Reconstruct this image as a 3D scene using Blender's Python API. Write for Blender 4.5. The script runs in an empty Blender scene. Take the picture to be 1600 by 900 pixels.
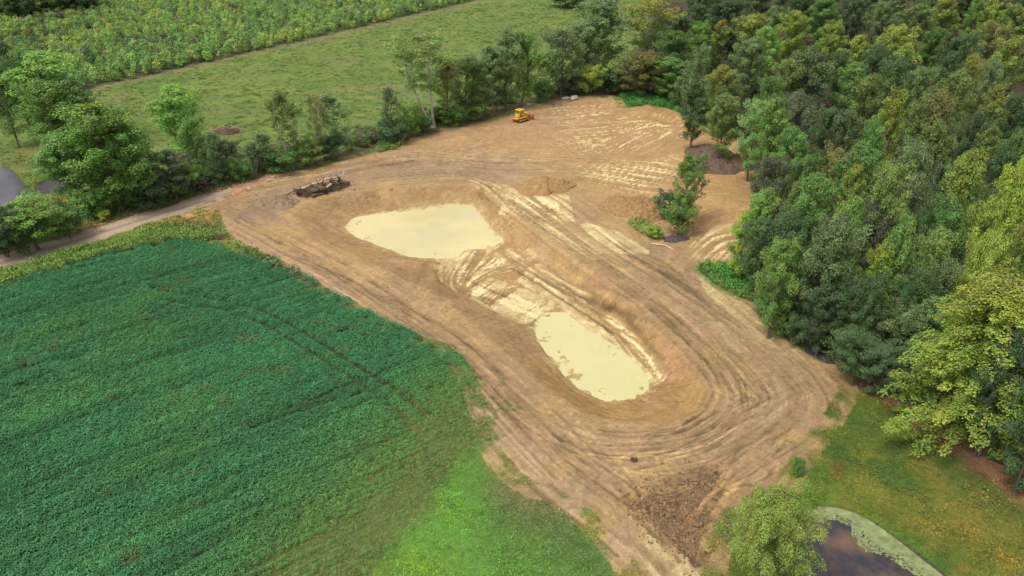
import bpy, math, random
import numpy as np

random.seed(7)
RNG = np.random.default_rng(11)
SC = bpy.context.scene
COL = SC.collection

# ----------------------------------------------------------------------------- camera, sky, sun, exposure
CAM_H, PITCH, FPX = 43.0, math.radians(28.0), 1142.5
cam_data = bpy.data.cameras.new("camera")
cam_data.sensor_width = 36.0
cam_data.lens = 36.0 * FPX / 1600.0
cam_data.clip_start = 0.5
cam_data.clip_end = 9000.0
cam = bpy.data.objects.new("camera", cam_data)
cam.location = (0, 0, CAM_H)
cam.rotation_euler = (math.radians(90) - PITCH, 0, 0)
COL.objects.link(cam)
SC.camera = cam

SUN_EL, SUN_AZ = math.radians(62), math.radians(-125)      # azimuth measured from +Y towards +X
world = bpy.data.worlds.new("World")
SC.world = world
world.use_nodes = True
wn = world.node_tree
wn.nodes.clear()
sky = wn.nodes.new("ShaderNodeTexSky")
sky.sky_type = 'NISHITA'
sky.sun_disc = False
sky.sun_elevation = SUN_EL
sky.sun_rotation = SUN_AZ
sky.dust_density = 3.0
sky.ozone_density = 1.0
hs = wn.nodes.new("ShaderNodeHueSaturation")
hs.inputs['Saturation'].default_value = 0.38               # overcast: greyer than a clear sky
bg = wn.nodes.new("ShaderNodeBackground")
bg.inputs['Strength'].default_value = 0.15
wo = wn.nodes.new("ShaderNodeOutputWorld")
wn.links.new(sky.outputs[0], hs.inputs['Color'])
wn.links.new(hs.outputs[0], bg.inputs['Color'])
wn.links.new(bg.outputs[0], wo.inputs['Surface'])

sun_data = bpy.data.lights.new("sun", 'SUN')
sun_data.energy = 1.45
sun_data.angle = math.radians(20)
sun_data.color = (1.0, 0.95, 0.87)
sun = bpy.data.objects.new("sun", sun_data)
sd = (math.sin(SUN_AZ) * math.cos(SUN_EL), math.cos(SUN_AZ) * math.cos(SUN_EL), math.sin(SUN_EL))
from mathutils import Vector, Matrix
sun.rotation_euler = Vector(sd).to_track_quat('Z', 'Y').to_euler()
sun.location = (0, 80, 120)
COL.objects.link(sun)

SC.view_settings.view_transform = 'Standard'
SC.view_settings.look = 'None'
SC.view_settings.gamma = 1.0
SC.view_settings.exposure = 0.2
SC.render.engine = 'CYCLES'
SC.cycles.max_bounces = 5
SC.cycles.diffuse_bounces = 3
SC.cycles.transmission_bounces = 3

# ----------------------------------------------------------------------------- helpers: survey, colour, noise
CP, SP = math.cos(PITCH), math.sin(PITCH)

def G(px, py, z=0.0):
    """Survey a point of the site: the place on level z that the photograph shows at px, py."""
    x, v = (px - 800) / FPX, (450 - py) / FPX
    t = (CAM_H - z) / (SP - v * CP)
    return x * t, (CP + v * SP) * t

def W(pts, z=0.0):
    return np.array([G(a, b, z) for a, b in pts], dtype=np.float64)

def depth_at(px, py, z=0.0):
    v = (450 - py) / FPX
    return (CAM_H - z) / (SP - v * CP)

def lin(r, g, b):
    c = np.array([r, g, b], dtype=np.float64) / 255.0
    return np.where(c <= 0.04045, c / 12.92, ((c + 0.055) / 1.055) ** 2.4)

def _hash(ix, iy, seed):
    h = (ix.astype(np.int64) * 374761393 + iy.astype(np.int64) * 668265263 + seed * 1274126177) & 0xFFFFFFFF
    h = ((h ^ (h >> 13)) * 1274126177) & 0xFFFFFFFF
    return ((h ^ (h >> 16)) & 0xFFFF) / 65535.0

def vnoise(x, y, seed=0):
    ix, iy = np.floor(x), np.floor(y)
    fx, fy = x - ix, y - iy
    fx, fy = fx * fx * (3 - 2 * fx), fy * fy * (3 - 2 * fy)
    a, b = _hash(ix, iy, seed), _hash(ix + 1, iy, seed)
    c, d = _hash(ix, iy + 1, seed), _hash(ix + 1, iy + 1, seed)
    return ((a + (b - a) * fx) + ((c + (d - c) * fx) - (a + (b - a) * fx)) * fy) * 2 - 1

def fbm(x, y, seed=0, oct=4):
    s, a, n = 0.0, 1.0, 0.0
    for i in range(oct):
        s = s + a * vnoise(x * 2 ** i + 17.3 * i, y * 2 ** i - 9.1 * i, seed + i)
        n += a
        a *= 0.55
    return s / n * 1.5

def sstep(a, b, x):
    t = np.clip((x - a) / (b - a), 0, 1)
    return t * t * (3 - 2 * t)

def line_dist(X, Y, P, closed=False, cap=1e9):
    d = np.full(X.shape, cap)
    n = len(P)
    for i in range(n if closed else n - 1):
        ax, ay = P[i]
        bx, by = P[(i + 1) % n]
        ux, uy = bx - ax, by - ay
        L = ux * ux + uy * uy + 1e-12
        t = np.clip(((X - ax) * ux + (Y - ay) * uy) / L, 0, 1)
        dx, dy = X - (ax + t * ux), Y - (ay + t * uy)
        np.minimum(d, dx * dx + dy * dy, out=d)
    return np.sqrt(d)

def inside(X, Y, P):
    r = np.zeros(X.shape, bool)
    n = len(P)
    for i in range(n):
        ax, ay = P[i]
        bx, by = P[(i + 1) % n]
        c = ((ay > Y) != (by > Y))
        r ^= c & (X < (bx - ax) * (Y - ay) / (by - ay + 1e-12) + ax)
    return r

def sdf(X, Y, P, margin=8.0):
    """signed distance, negative inside; capped at +margin far away"""
    out = np.full(X.shape, margin)
    lo, hi = P.min(0) - margin, P.max(0) + margin
    k = (X > lo[0]) & (X < hi[0]) & (Y > lo[1]) & (Y < hi[1])
    x, y = X[k], Y[k]
    if x.size:
        d = line_dist(x, y, P, True)
        out[k] = np.where(inside(x, y, P), -d, d)
    return out

def spline(P, n):
    """Catmull-Rom through P, n points evenly along"""
    P = np.asarray(P, float)
    Q = np.vstack([2 * P[0] - P[1], P, 2 * P[-1] - P[-2]])
    out = []
    for i in range(1, len(Q) - 2):
        t = np.linspace(0, 1, 12, endpoint=False)[:, None]
        a, b, c, d = Q[i - 1], Q[i], Q[i + 1], Q[i + 2]
        out.append(0.5 * ((2 * b) + (-a + c) * t + (2 * a - 5 * b + 4 * c - d) * t ** 2 + (-a + 3 * b - 3 * c + d) * t ** 3))
    out = np.vstack(out + [Q[-2][None]])
    s = np.concatenate([[0], np.cumsum(np.linalg.norm(np.diff(out, axis=0), axis=1))])
    q = np.linspace(0, s[-1], n)
    return np.stack([np.interp(q, s, out[:, k]) for k in range(out.shape[1])], 1)

# ----------------------------------------------------------------------------- survey outlines (site plan)
POOL_Z = -1.75
SITE = W([(330, 332), (250, 352), (270, 345), (370, 300), (450, 273), (540, 247), (600, 231), (640, 214), (700, 201), (760, 189), (800, 175),
          (850, 157), (885, 151), (930, 149), (965, 152), (972, 168), (985, 168), (1010, 164), (1045, 172), (1072, 182), (1085, 196), (1120, 212), (1165, 225),
          (1168, 270), (1195, 295), (1185, 330), (1165, 352), (1160, 395), (1150, 412), (1090, 420), (1110, 438), (1150, 462), (1190, 478), (1205, 505),
          (1240, 530), (1275, 556), (1312, 572), (1328, 612), (1300, 658), (1265, 700), (1245, 735), (1230, 760), (1150, 800), (1120, 860), (1116, 900),
          (1120, 960), (1000, 960), (985, 905), (972, 875), (940, 835), (900, 800), (860, 770), (830, 765), (800, 745), (770, 710), (757, 675), (748, 640),
          (738, 608), (718, 572), (695, 548), (660, 537), (610, 515), (560, 488), (520, 466), (480, 442), (440, 416), (395, 395), (345, 370)])
ROAD = W([(-400, 520), (0, 411), (60, 393), (120, 376), (200, 351), (260, 333), (330, 312), (400, 292), (460, 275)])
SOY = W([(-500, 590), (0, 452), (60, 437), (130, 418), (200, 396), (280, 381), (340, 388), (400, 402), (440, 418), (480, 444), (520, 469), (560, 491),
         (610, 518), (660, 540), (693, 551), (716, 577), (734, 612), (742, 640), (735, 665), (700, 690), (660, 735), (620, 790), (580, 835), (545, 880), (500, 960), (300, 1200), (-600, 1200)])
LAWN = W([(1290, 560), (1380, 605), (1450, 660), (1620, 765), (1800, 850), (1800, 1200), (1120, 1100), (1118, 900), (1150, 800), (1200, 735), (1225, 700), (1260, 658), (1290, 612)])
SOY_EDGE = W([(742, 640), (735, 665), (700, 690), (660, 735), (620, 790), (580, 835), (545, 880), (500, 960)])
PATHR = W([(1340, 585), (1390, 612), (1440, 645), (1500, 690), (1560, 735), (1640, 790), (1750, 860)])
FOREST = W([(1035, -10), (1018, 40), (985, 90), (940, 120), (905, 135), (965, 148), (1000, 160), (1045, 168), (1085, 190), (1165, 225), (1170, 275), (1197, 297), (1188, 330), (1168, 352), (1162, 400),
            (1185, 462), (1210, 515), (1275, 550), (1320, 570), (1375, 592), (1430, 640), (1500, 680), (1600, 745), (1800, 840), (2200, 700), (2200, -30)])
THICKET = W([(-300, 190), (60, 160), (150, 136), (250, 113), (400, 80), (500, 57), (600, 33), (680, 15), (745, 1), (830, -18), (860, -30), (-300, -30)])
POND_W = W([(-90, 255), (0, 262), (18, 270), (35, 292), (52, 305), (62, 318), (30, 330), (-10, 334), (-90, 350)], -0.4)
PUDDLE_W = W([(62, 292), (80, 283), (110, 284), (122, 292), (110, 302), (80, 304)], -0.4)
POND_S = W([(1226, 960), (1224, 895), (1236, 865), (1250, 838), (1262, 822), (1275, 808), (1300, 804), (1330, 812), (1360, 828), (1390, 850), (1420, 872), (1460, 902), (1520, 960)], -0.5)
RIM = W([(452, 335), (470, 318), (505, 307), (560, 299), (610, 295), (650, 292), (690, 289), (730, 287), (756, 297), (785, 325), (815, 348), (850, 372), (890, 402),
         (930, 430), (970, 462), (1010, 500), (1050, 535), (1085, 570), (1112, 602), (1116, 630), (1090, 655), (1050, 668), (1000, 670), (950, 662), (905, 650),
         (862, 622), (825, 590), (790, 556), (750, 520), (710, 485), (665, 455), (610, 430), (555, 408), (505, 385), (470, 362)])
FLOOR = W([(540, 356), (556, 342), (610, 333), (660, 326), (704, 320), (735, 321), (750, 338), (764, 355), (785, 376), (830, 398), (880, 432), (916, 470), (964, 507), (1002, 545), (1022, 582),
           (1030, 598), (1004, 612), (982, 620), (950, 623), (912, 608), (886, 583), (866, 558), (846, 532), (835, 510), (800, 492), (755, 470), (722, 455), (700, 440), (700, 415), (690, 404), (650, 402), (620, 392), (588, 380), (562, 370)], POOL_Z)
POOL1 = W([(547, 354), (560, 342), (610, 334), (660, 327), (702, 322), (732, 323), (745, 340), (757, 355), (776, 376), (755, 386), (722, 388), (705, 400), (672, 400), (645, 398), (620, 390), (590, 378), (563, 368)], POOL_Z)
POOL2 = W([(845, 508), (860, 494), (885, 494), (905, 510), (930, 530), (960, 550), (988, 572), (1001, 592), (999, 605), (980, 618), (950, 620), (915, 606), (890, 581), (870, 556), (850, 531)], POOL_Z)

def pit(X, Y):
    """0 outside the excavation .. 1 on its floor"""
    dr = sdf(X, Y, RIM, 12.0)
    df = sdf(X, Y, FLOOR, 40.0)
    t = np.where(dr >= 0, 0.0, np.where(df <= 0, 1.0, -dr / (-dr + np.maximum(df, 0) + 1e-6)))
    return t, dr, df

def H(X, Y):
    t, dr, df = pit(X, Y)
    off = sstep(-1, 4, dr)
    h = off * 0.28 * fbm(X / 16, Y / 16, 3, 3) + 0.12 * np.exp(-(np.clip(dr, -50, 50) / 2.2) ** 2)
    ts = t * t * (3 - 2 * t) * 0.8 + t * 0.2
    fl = POOL_Z + 0.1 + 0.05 * fbm(X / 1.3, Y / 1.3, 21, 3)
    p = np.minimum(sdf(X, Y, POOL1, 6), sdf(X, Y, POOL2, 6)) + 0.10 * fbm(X / 0.5, Y / 0.5, 5, 2)
    fl = fl - 0.5 * sstep(0.3, -0.5, p) + 0.10 * sstep(0.5, 3.0, p)
    h = h * (1 - ts) + fl * ts
    for P, dz in ((POND_W, 0.9), (PUDDLE_W, 0.8), (POND_S, 1.0)):
        d = sdf(X, Y, P, 8) + 0.3 * fbm(X / 1.2, Y / 1.2, 9, 2)
        h = h - dz * sstep(1.3, -0.6, d)
    # earth bank behind the lone tree and spoil along the woods
    for (cx, cy), rx, ry, hh in ((G(1140, 320), 7, 8, 1.1), (G(1130, 195), 8, 6, 0.7), (G(1020, 178), 12, 4, 0.8)):
        h = h + hh * np.exp(-(((X - cx) / rx) ** 2 + ((Y - cy) / ry) ** 2) * 1.6)
    # crowned ridges left by the blade along the haul roads
    d = line_dist(X, Y, W([(900, 345), (1000, 415), (1100, 490), (1150, 540)])) if X.size < 60000 else None
    return h

# ----------------------------------------------------------------------------- materials
def new_mat(name):
    m = bpy.data.materials.new(name)
    m.use_nodes = True
    nt = m.node_tree
    nt.nodes.clear()
    out = nt.nodes.new("ShaderNodeOutputMaterial")
    return m, nt, out

def node(nt, typ, **kw):
    n = nt.nodes.new(typ)
    for k, v in kw.items():
        if k in n.inputs:
            n.inputs[k].default_value = v
        else:
            setattr(n, k, v)
    return n

def plain_mat(name, rgb, rough=0.8, metal=0.0, var=0.25, scale=3.0, bump=0.0):
    m, nt, out = new_mat(name)
    b = node(nt, "ShaderNodeBsdfPrincipled", Roughness=rough, Metallic=metal)
    tc = node(nt, "ShaderNodeTexCoord")
    nz = node(nt, "ShaderNodeTexNoise", Scale=scale, Detail=5.0, Roughness=0.65)
    nt.links.new(tc.outputs['Object'], nz.inputs['Vector'])
    mr = node(nt, "ShaderNodeMapRange")
    mr.inputs[1].default_value, mr.inputs[2].default_value = 0.3, 0.7
    mr.inputs[3].default_value, mr.inputs[4].default_value = 1 - var, 1 + var
    nt.links.new(nz.outputs[0], mr.inputs[0])
    mx = node(nt, "ShaderNodeVectorMath", operation='SCALE')
    mx.inputs[0].default_value = tuple(rgb)
    nt.links.new(mr.outputs[0], mx.inputs['Scale'])
    nt.links.new(mx.outputs[0], b.inputs['Base Color'])
    if bump:
        bp = node(nt, "ShaderNodeBump", Strength=bump, Distance=0.1)
        nt.links.new(nz.outputs[0], bp.inputs['Height'])
        nt.links.new(bp.outputs[0], b.inputs['Normal'])
    nt.links.new(b.outputs[0], out.inputs[0])
    return m

def ground_mat():
    m, nt, out = new_mat("ground")
    L = nt.links.new
    at = node(nt, "ShaderNodeAttribute", attribute_name="Col")
    wet = node(nt, "ShaderNodeAttribute", attribute_name="wet")
    rgh = node(nt, "ShaderNodeAttribute", attribute_name="grain")
    tc = node(nt, "ShaderNodeTexCoord")
    n1 = node(nt, "ShaderNodeTexNoise", Scale=2.2, Detail=8.0, Roughness=0.72)
    n2 = node(nt, "ShaderNodeTexNoise", Scale=9.0, Detail=4.0, Roughness=0.7)
    L(tc.outputs['Object'], n1.inputs['Vector'])
    L(tc.outputs['Object'], n2.inputs['Vector'])
    ad = node(nt, "ShaderNodeMath", operation='ADD')
    L(n1.outputs[0], ad.inputs[0])
    L(n2.outputs[0], ad.inputs[1])
    sb = node(nt, "ShaderNodeMath", operation='SUBTRACT')
    L(ad.outputs[0], sb.inputs[0])
    sb.inputs[1].default_value = 1.0
    ml = node(nt, "ShaderNodeMath", operation='MULTIPLY')
    L(sb.outputs[0], ml.inputs[0])
    L(rgh.outputs['Fac'], ml.inputs[1])
    on = node(nt, "ShaderNodeMath", operation='ADD')
    L(ml.outputs[0], on.inputs[0])
    on.inputs[1].default_value = 1.0
    sc = node(nt, "ShaderNodeVectorMath", operation='SCALE')
    L(at.outputs['Color'], sc.inputs[0])
    L(on.outputs[0], sc.inputs['Scale'])
    b = node(nt, "ShaderNodeBsdfPrincipled")
    mr = node(nt, "ShaderNodeMapRange")
    mr.inputs[3].default_value, mr.inputs[4].default_value = 0.95, 0.35
    L(wet.outputs['Fac'], mr.inputs[0])
    L(mr.outputs[0], b.inputs['Roughness'])
    b.inputs['Specular IOR Level'].default_value = 0.25
    L(sc.outputs[0], b.inputs['Base Color'])
    bp = node(nt, "ShaderNodeBump", Strength=0.55, Distance=0.22)
    L(sb.outputs[0], bp.inputs['Height'])
    L(bp.outputs[0], b.inputs['Normal'])
    L(b.outputs[0], out.inputs[0])
    return m

def leaf_mat(name, instancer=False, gold=True):
    m, nt, out = new_mat(name)
    L = nt.links.new
    if instancer:
        src = node(nt, "ShaderNodeAttribute", attribute_name="tint", attribute_type='INSTANCER')
        basec = src.outputs['Color']
    else:
        src = node(nt, "ShaderNodeObjectInfo")
        basec = src.outputs['Color']
    lv = node(nt, "ShaderNodeAttribute", attribute_name="leafvar")
    sp = node(nt, "ShaderNodeSeparateColor")
    L(lv.outputs['Color'], sp.inputs[0])
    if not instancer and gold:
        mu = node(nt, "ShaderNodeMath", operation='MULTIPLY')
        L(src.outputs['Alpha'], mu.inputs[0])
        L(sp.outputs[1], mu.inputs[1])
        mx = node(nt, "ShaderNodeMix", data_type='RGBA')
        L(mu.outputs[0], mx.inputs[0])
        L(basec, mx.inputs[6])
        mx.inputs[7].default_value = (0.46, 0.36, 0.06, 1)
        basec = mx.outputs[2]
    hsv = node(nt, "ShaderNodeHueSaturation")
    L(sp.outputs[2], hsv.inputs['Hue'])
    L(sp.outputs[0], hsv.inputs['Value'])
    L(basec, hsv.inputs['Color'])
    d = node(nt, "ShaderNodeBsdfDiffuse")
    t = node(nt, "ShaderNodeBsdfTranslucent")
    L(hsv.outputs[0], d.inputs[0])
    L(hsv.outputs[0], t.inputs[0])
    g = node(nt, "ShaderNodeBsdfGlossy", Roughness=0.55)
    g.inputs[0].default_value = (0.9, 0.95, 1.0, 1)
    m1 = node(nt, "ShaderNodeMixShader")
    m1.inputs[0].default_value = 0.25
    L(d.outputs[0], m1.inputs[1])
    L(t.outputs[0], m1.inputs[2])
    m2 = node(nt, "ShaderNodeMixShader")
    m2.inputs[0].default_value = 0.035
    L(m1.outputs[0], m2.inputs[1])
    L(g.outputs[0], m2.inputs[2])
    L(m2.outputs[0], out.inputs[0])
    return m

def water_mat(name, c1, c2, scale, rough, spec=0.5, blue=None):
    m, nt, out = new_mat(name)
    L = nt.links.new
    tc = node(nt, "ShaderNodeTexCoord")
    nz = node(nt, "ShaderNodeTexNoise", Scale=scale, Detail=5.0, Roughness=0.6)
    L(tc.outputs['Object'], nz.inputs['Vector'])
    cr = node(nt, "ShaderNodeValToRGB")
    cr.color_ramp.elements[0].position = 0.40
    cr.color_ramp.elements[1].position = 0.60
    cr.color_ramp.elements[0].color = (*c1, 1)
    cr.color_ramp.elements[1].color = (*c2, 1)
    L(nz.outputs[0], cr.inputs[0])
    b = node(nt, "ShaderNodeBsdfPrincipled", Roughness=rough)
    b.inputs['Specular IOR Level'].default_value = spec
    L(cr.outputs[0], b.inputs['Base Color'])
    n2 = node(nt, "ShaderNodeTexNoise", Scale=2.5, Detail=3.0)
    L(tc.outputs['Object'], n2.inputs['Vector'])
    bp = node(nt, "ShaderNodeBump", Strength=0.03, Distance=0.05)
    L(n2.outputs[0], bp.inputs['Height'])
    L(bp.outputs[0], b.inputs['Normal'])
    L(b.outputs[0], out.inputs[0])
    return m

M_GROUND = ground_mat()
M_LEAF = leaf_mat("leaves")
M_ILEAF = leaf_mat("plant_leaves", True)
M_BARK = plain_mat("bark", lin(112, 98, 84), 0.9, 0, 0.35, 4.0, 0.4)
M_PALE = plain_mat("pale_bark", lin(188, 180, 165), 0.85, 0, 0.3, 4.0, 0.3)
M_WOOD = plain_mat("dead_wood", lin(128, 112, 98), 0.9, 0, 0.35, 6.0, 0.4)
M_CUT = plain_mat("bare_pale_wood", lin(214, 198, 172), 0.85, 0, 0.2, 6.0, 0.2)
M_ROOT = plain_mat("dark_root_wood", lin(104, 86, 70), 0.95, 0, 0.45, 5.0, 0.5)
M_STONE = plain_mat("pale_stone", lin(205, 196, 178), 0.9, 0, 0.2, 3.0, 0.4)
M_YEL = plain_mat("worn_yellow_paint", lin(232, 184, 84), 0.55, 0, 0.18, 2.5)
M_RUST = plain_mat("rusty_steel", lin(176, 112, 58), 0.8, 0.1, 0.3, 4.0)
M_STEEL = plain_mat("muddy_steel", lin(118, 98, 78), 0.7, 0.2, 0.3, 4.0)
M_BLACK = plain_mat("black_rubber", lin(38, 36, 36), 0.6, 0, 0.2, 4.0)
M_GLASSY = plain_mat("lamp_lens", lin(225, 220, 200), 0.2, 0, 0.05, 4.0)

# ----------------------------------------------------------------------------- mesh helpers
def mesh_np(name, V, F, mats, smooth=False):
    """V (n,3); F (m,k) with constant k"""
    V = np.ascontiguousarray(V, np.float32)
    F = np.ascontiguousarray(F, np.int32)
    me = bpy.data.meshes.new(name)
    me.vertices.add(len(V))
    me.vertices.foreach_set("co", V.ravel())
    k = F.shape[1]
    me.loops.add(F.size)
    me.loops.foreach_set("vertex_index", F.ravel())
    me.polygons.add(len(F))
    me.polygons.foreach_set("loop_start", np.arange(0, F.size, k, dtype=np.int32))
    me.polygons.foreach_set("use_smooth", np.full(len(F), smooth, bool))
    me.update(calc_edges=True)
    for m in mats:
        me.materials.append(m)
    return me

def color_attr(me, name, C):
    a = me.attributes.new(name, 'FLOAT_COLOR', 'POINT')
    C4 = np.ones((len(C), 4), np.float32)
    C4[:, :C.shape[1]] = C
    a.data.foreach_set("color", C4.ravel())

def float_attr(me, name, v):
    a = me.attributes.new(name, 'FLOAT', 'POINT')
    a.data.foreach_set("value", np.ascontiguousarray(v, np.float32))

def link(name, data, parent=None, loc=(0, 0, 0), rot=(0, 0, 0), scale=(1, 1, 1)):
    o = bpy.data.objects.new(name, data)
    COL.objects.link(o)
    o.parent = parent
    o.location, o.rotation_euler, o.scale = loc, rot, scale
    return o

def tag(o, label=None, cat=None, group=None, kind=None):
    if label: o["label"] = label
    if cat: o["category"] = cat
    if group: o["group"] = group
    if kind: o["kind"] = kind
    return o

class MB:
    """collects simple solids into one mesh"""
    def __init__(s):
        s.V, s.F = [], []
    def add(s, V, F):
        o = len(s.V)
        s.V += [tuple(v) for v in V]
        s.F += [tuple(i + o for i in f) for f in F]
        return s
    def box(s, c, d, rot=None, taper=(1, 1), bev=0.0):
        x, y, z = d[0] / 2, d[1] / 2, d[2] / 2
        tx, ty = taper
        if bev <= 0:
            V = [(-x, -y, -z), (x, -y, -z), (x, y, -z), (-x, y, -z), (-x * tx, -y * ty, z), (x * tx, -y * ty, z), (x * tx, y * ty, z), (-x * tx, y * ty, z)]
            F = [(3, 2, 1, 0), (4, 5, 6, 7), (0, 1, 5, 4), (1, 2, 6, 5), (2, 3, 7, 6), (3, 0, 4, 7)]
        else:
            V, F = [], []
            for (zz, xx, yy) in ((-z, x - bev, y - bev), (-z + bev, x, y), (z - bev, x * tx, y * ty), (z, x * tx - bev, y * ty - bev)):
                b = min(bev, xx * .5, yy * .5)
                V += [(-xx + b, -yy, zz), (xx - b, -yy, zz), (xx, -yy + b, zz), (xx, yy - b, zz), (xx - b, yy, zz), (-xx + b, yy, zz), (-xx, yy - b, zz), (-xx, -yy + b, zz)]
            for r in range(3):
                for k in range(8):
                    F.append((r * 8 + k, r * 8 + (k + 1) % 8, r * 8 + 8 + (k + 1) % 8, r * 8 + 8 + k))
            F.append(tuple(range(7, -1, -1)))
            F.append(tuple(range(24, 32)))
        R = rot if rot is not None else Matrix.Identity(3)
        return s.add([tuple(R @ Vector(v) + Vector(c)) for v in V], F)
    def tube(s, P, R, n=6, cap=True):
        P = [Vector(p) for p in P]
        V, F = [], []
        a = None
        for i, p in enumerate(P):
            t = (P[min(i + 1, len(P) - 1)] - P[max(i - 1, 0)]).normalized()
            if a is None:
                a = t.orthogonal().normalized()
            a = (a - t * a.dot(t)).normalized()
            b = t.cross(a)
            r = R[i] if hasattr(R, '__len__') else R
            for k in range(n):
                th = 2 * math.pi * k / n
                V.append(p + (a * math.cos(th) + b * math.sin(th)) * r)
        for i in range(len(P) - 1):
            for k in range(n):
                F.append((i * n + k, i * n + (k + 1) % n, (i + 1) * n + (k + 1) % n, (i + 1) * n + k))
        if cap:
            F.append(tuple(range(n - 1, -1, -1)))
            F.append(tuple((len(P) - 1) * n + k for k in range(n)))
        return s.add(V, F)
    def disc(s, c, r, w, axis='y', n=14, r2=None):
        r2 = r if r2 is None else r2
        V, F = [], []
        for sgn, rr in ((-1, r), (1, r2)):
            for k in range(n):
                th = 2 * math.pi * k / n
                u, v = rr * math.cos(th), rr * math.sin(th)
                V.append((c[0] + u, c[1] + sgn * w / 2, c[2] + v) if axis == 'y' else (c[0] + u, c[1] + v, c[2] + sgn * w / 2))
        for k in range(n):
            F.append((k, (k + 1) % n, n + (k + 1) % n, n + k))
        F.append(tuple(range(n - 1, -1, -1)))
        F.append(tuple(range(n, 2 * n)))
        return s.add(V, F)
    def prism(s, prof, y0, y1):
        """profile in xz, extruded along y"""
        n = len(prof)
        V = [(x, y0, z) for x, z in prof] + [(x, y1, z) for x, z in prof]
        F = [(k, (k + 1) % n, n + (k + 1) % n, n + k) for k in range(n)] + [tuple(range(n - 1, -1, -1)), tuple(range(n, 2 * n))]
        return s.add(V, F)
    def mesh(s, name, mat, smooth=False):
        me = bpy.data.meshes.new(name)
        me.from_pydata(s.V, [], s.F)
        me.materials.append(mat)
        if smooth:
            me.polygons.foreach_set("use_smooth", np.ones(len(me.polygons), bool))
        me.update()
        return me
    def build(s, name, mat, parent=None, smooth=False, **kw):
        return link(name, s.mesh(name, mat, smooth), parent, **kw)

# ----------------------------------------------------------------------------- terrain: grid
NR, NC = 700, 760
py = np.linspace(915, 4, NR)
Ymain = np.array([G(800, p)[1] for p in py])
Yrows = np.concatenate([[-60, -20, 5, 18, 27], Ymain, [430, 480, 560, 700, 1000, 1600, 2800, 5000]])
Scols = np.concatenate([[-40, -12, -5, -2.8, -1.9, -1.45, -1.25], np.linspace(-1.12, 1.12, NC), [1.25, 1.45, 1.9, 2.8, 5, 12, 40]])
wid = 16.5 + 0.654 * np.maximum(Yrows, 15)
GX = (Scols[None, :] * wid[:, None])
GY = np.repeat(Yrows[:, None], len(Scols), 1)
shape = GX.shape
X, Y = GX.ravel(), GY.ravel()
N = X.size

# regular raster for the wheel-track streaks on bare soil
R0x, R0y, RS = -75.0, 24.0, 0.16
RNX, RNY = 1080, 1040
rx = R0x + RS * np.arange(RNX)
ry = R0y + RS * np.arange(RNY)
RX, RY = np.meshgrid(rx, ry)
GUIDES = [
    [(330, 335), (420, 382), (500, 425), (600, 492), (700, 562), (780, 652), (860, 732), (950, 802), (1040, 872), (1080, 910)],
    [(360, 345), (450, 392), (560, 442), (660, 502), (760, 582), (840, 652), (920, 692), (1010, 697), (1090, 682), (1140, 640), (1135, 595), (1080, 532), (1000, 462), (900, 392), (800, 322), (740, 280), (650, 278), (540, 290)],
    [(870, 325), (960, 390), (1060, 452), (1150, 522), (1220, 582), (1250, 642), (1180, 695), (1090, 735), (980, 745), (880, 705)],
    [(200, 350), (400, 290), (520, 265), (640, 243), (760, 252), (880, 255), (980, 262), (1070, 275)],
    [(660, 215), (780, 197), (900, 192), (1000, 190), (1080, 200)],
    [(820, 175), (900, 165), (960, 160)],
    [(900, 215), (1000, 205), (1075, 195)], [(1040, 172), (1000, 200), (950, 230)], [(1070, 185), (1020, 220), (960, 250)],
    [(1250, 690), (1200, 760), (1130, 850), (1100, 900)],
    [(1000, 770), (1060, 850), (1085, 900)],
    [(720, 392), (705, 432), (780, 472), (860, 502), (940, 522), (1010, 582), (1030, 596)],
    [(790, 395), (850, 430), (930, 478), (1000, 525), (1035, 575)],
    [(690, 470), (730, 440), (770, 415), (820, 400)], [(705, 478), (775, 432)], [(735, 485), (800, 440)], [(765, 495), (830, 452)], [(795, 505), (855, 468)], [(825, 512), (880, 484)],
    [(960, 290), (1050, 305), (1150, 330)], [(1060, 390), (1100, 350), (1150, 340)], [(1080, 420), (1120, 380), (1160, 370)],
    [(1090, 240), (1150, 260)],
]
gp, gt = [], []
for g in GUIDES:
    q = spline(W(g), max(6, len(g) * 3))
    gp.append((q[1:] + q[:-1]) / 2)
    tt = np.diff(q, axis=0)
    gt.append(tt / np.linalg.norm(tt, axis=1)[:, None])
gp, gt = np.vstack(gp), np.vstack(gt)
c2, s2 = np.zeros(RX.shape, np.float32), np.zeros(RX.shape, np.float32)
RXf, RYf = RX.astype(np.float32), RY.astype(np.float32)
sub = 4
rxs, rys = RXf[::sub, ::sub], RYf[::sub, ::sub]
cs, ss = np.zeros(rxs.shape, np.float32), np.zeros(rxs.shape, np.float32)
for (a, b), (tx, ty) in zip(gp, gt):
    w = 1.0 / ((rxs - a) ** 2 + (rys - b) ** 2 + 1.0) ** 2
    cs += w * (tx * tx - ty * ty)
    ss += w * 2 * tx * ty
ang = 0.5 * np.arctan2(ss, cs)
# pit walls: rills run down the slope
t_, dr_, df_ = pit(rxs.astype(float), rys.astype(float))
gy_, gx_ = np.gradient(t_)
wall = (t_ > 0.12) & (t_ < 0.9) & ((rys > 104) | ((rxs > 8) & (rys > 60)))
ca, sa = np.cos(2 * ang), np.sin(2 * ang)
aw = np.arctan2(gy_, gx_)
ca = np.where(wall, np.cos(2 * aw), ca)
sa = np.where(wall, np.sin(2 * aw), sa)
ca = np.repeat(np.repeat(ca, sub, 0), sub, 1)[:RNY, :RNX]
sa = np.repeat(np.repeat(sa, sub, 0), sub, 1)[:RNY, :RNX]
ang = 0.5 * np.arctan2(sa, ca)
DX, DY = np.cos(ang), np.sin(ang)

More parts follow.
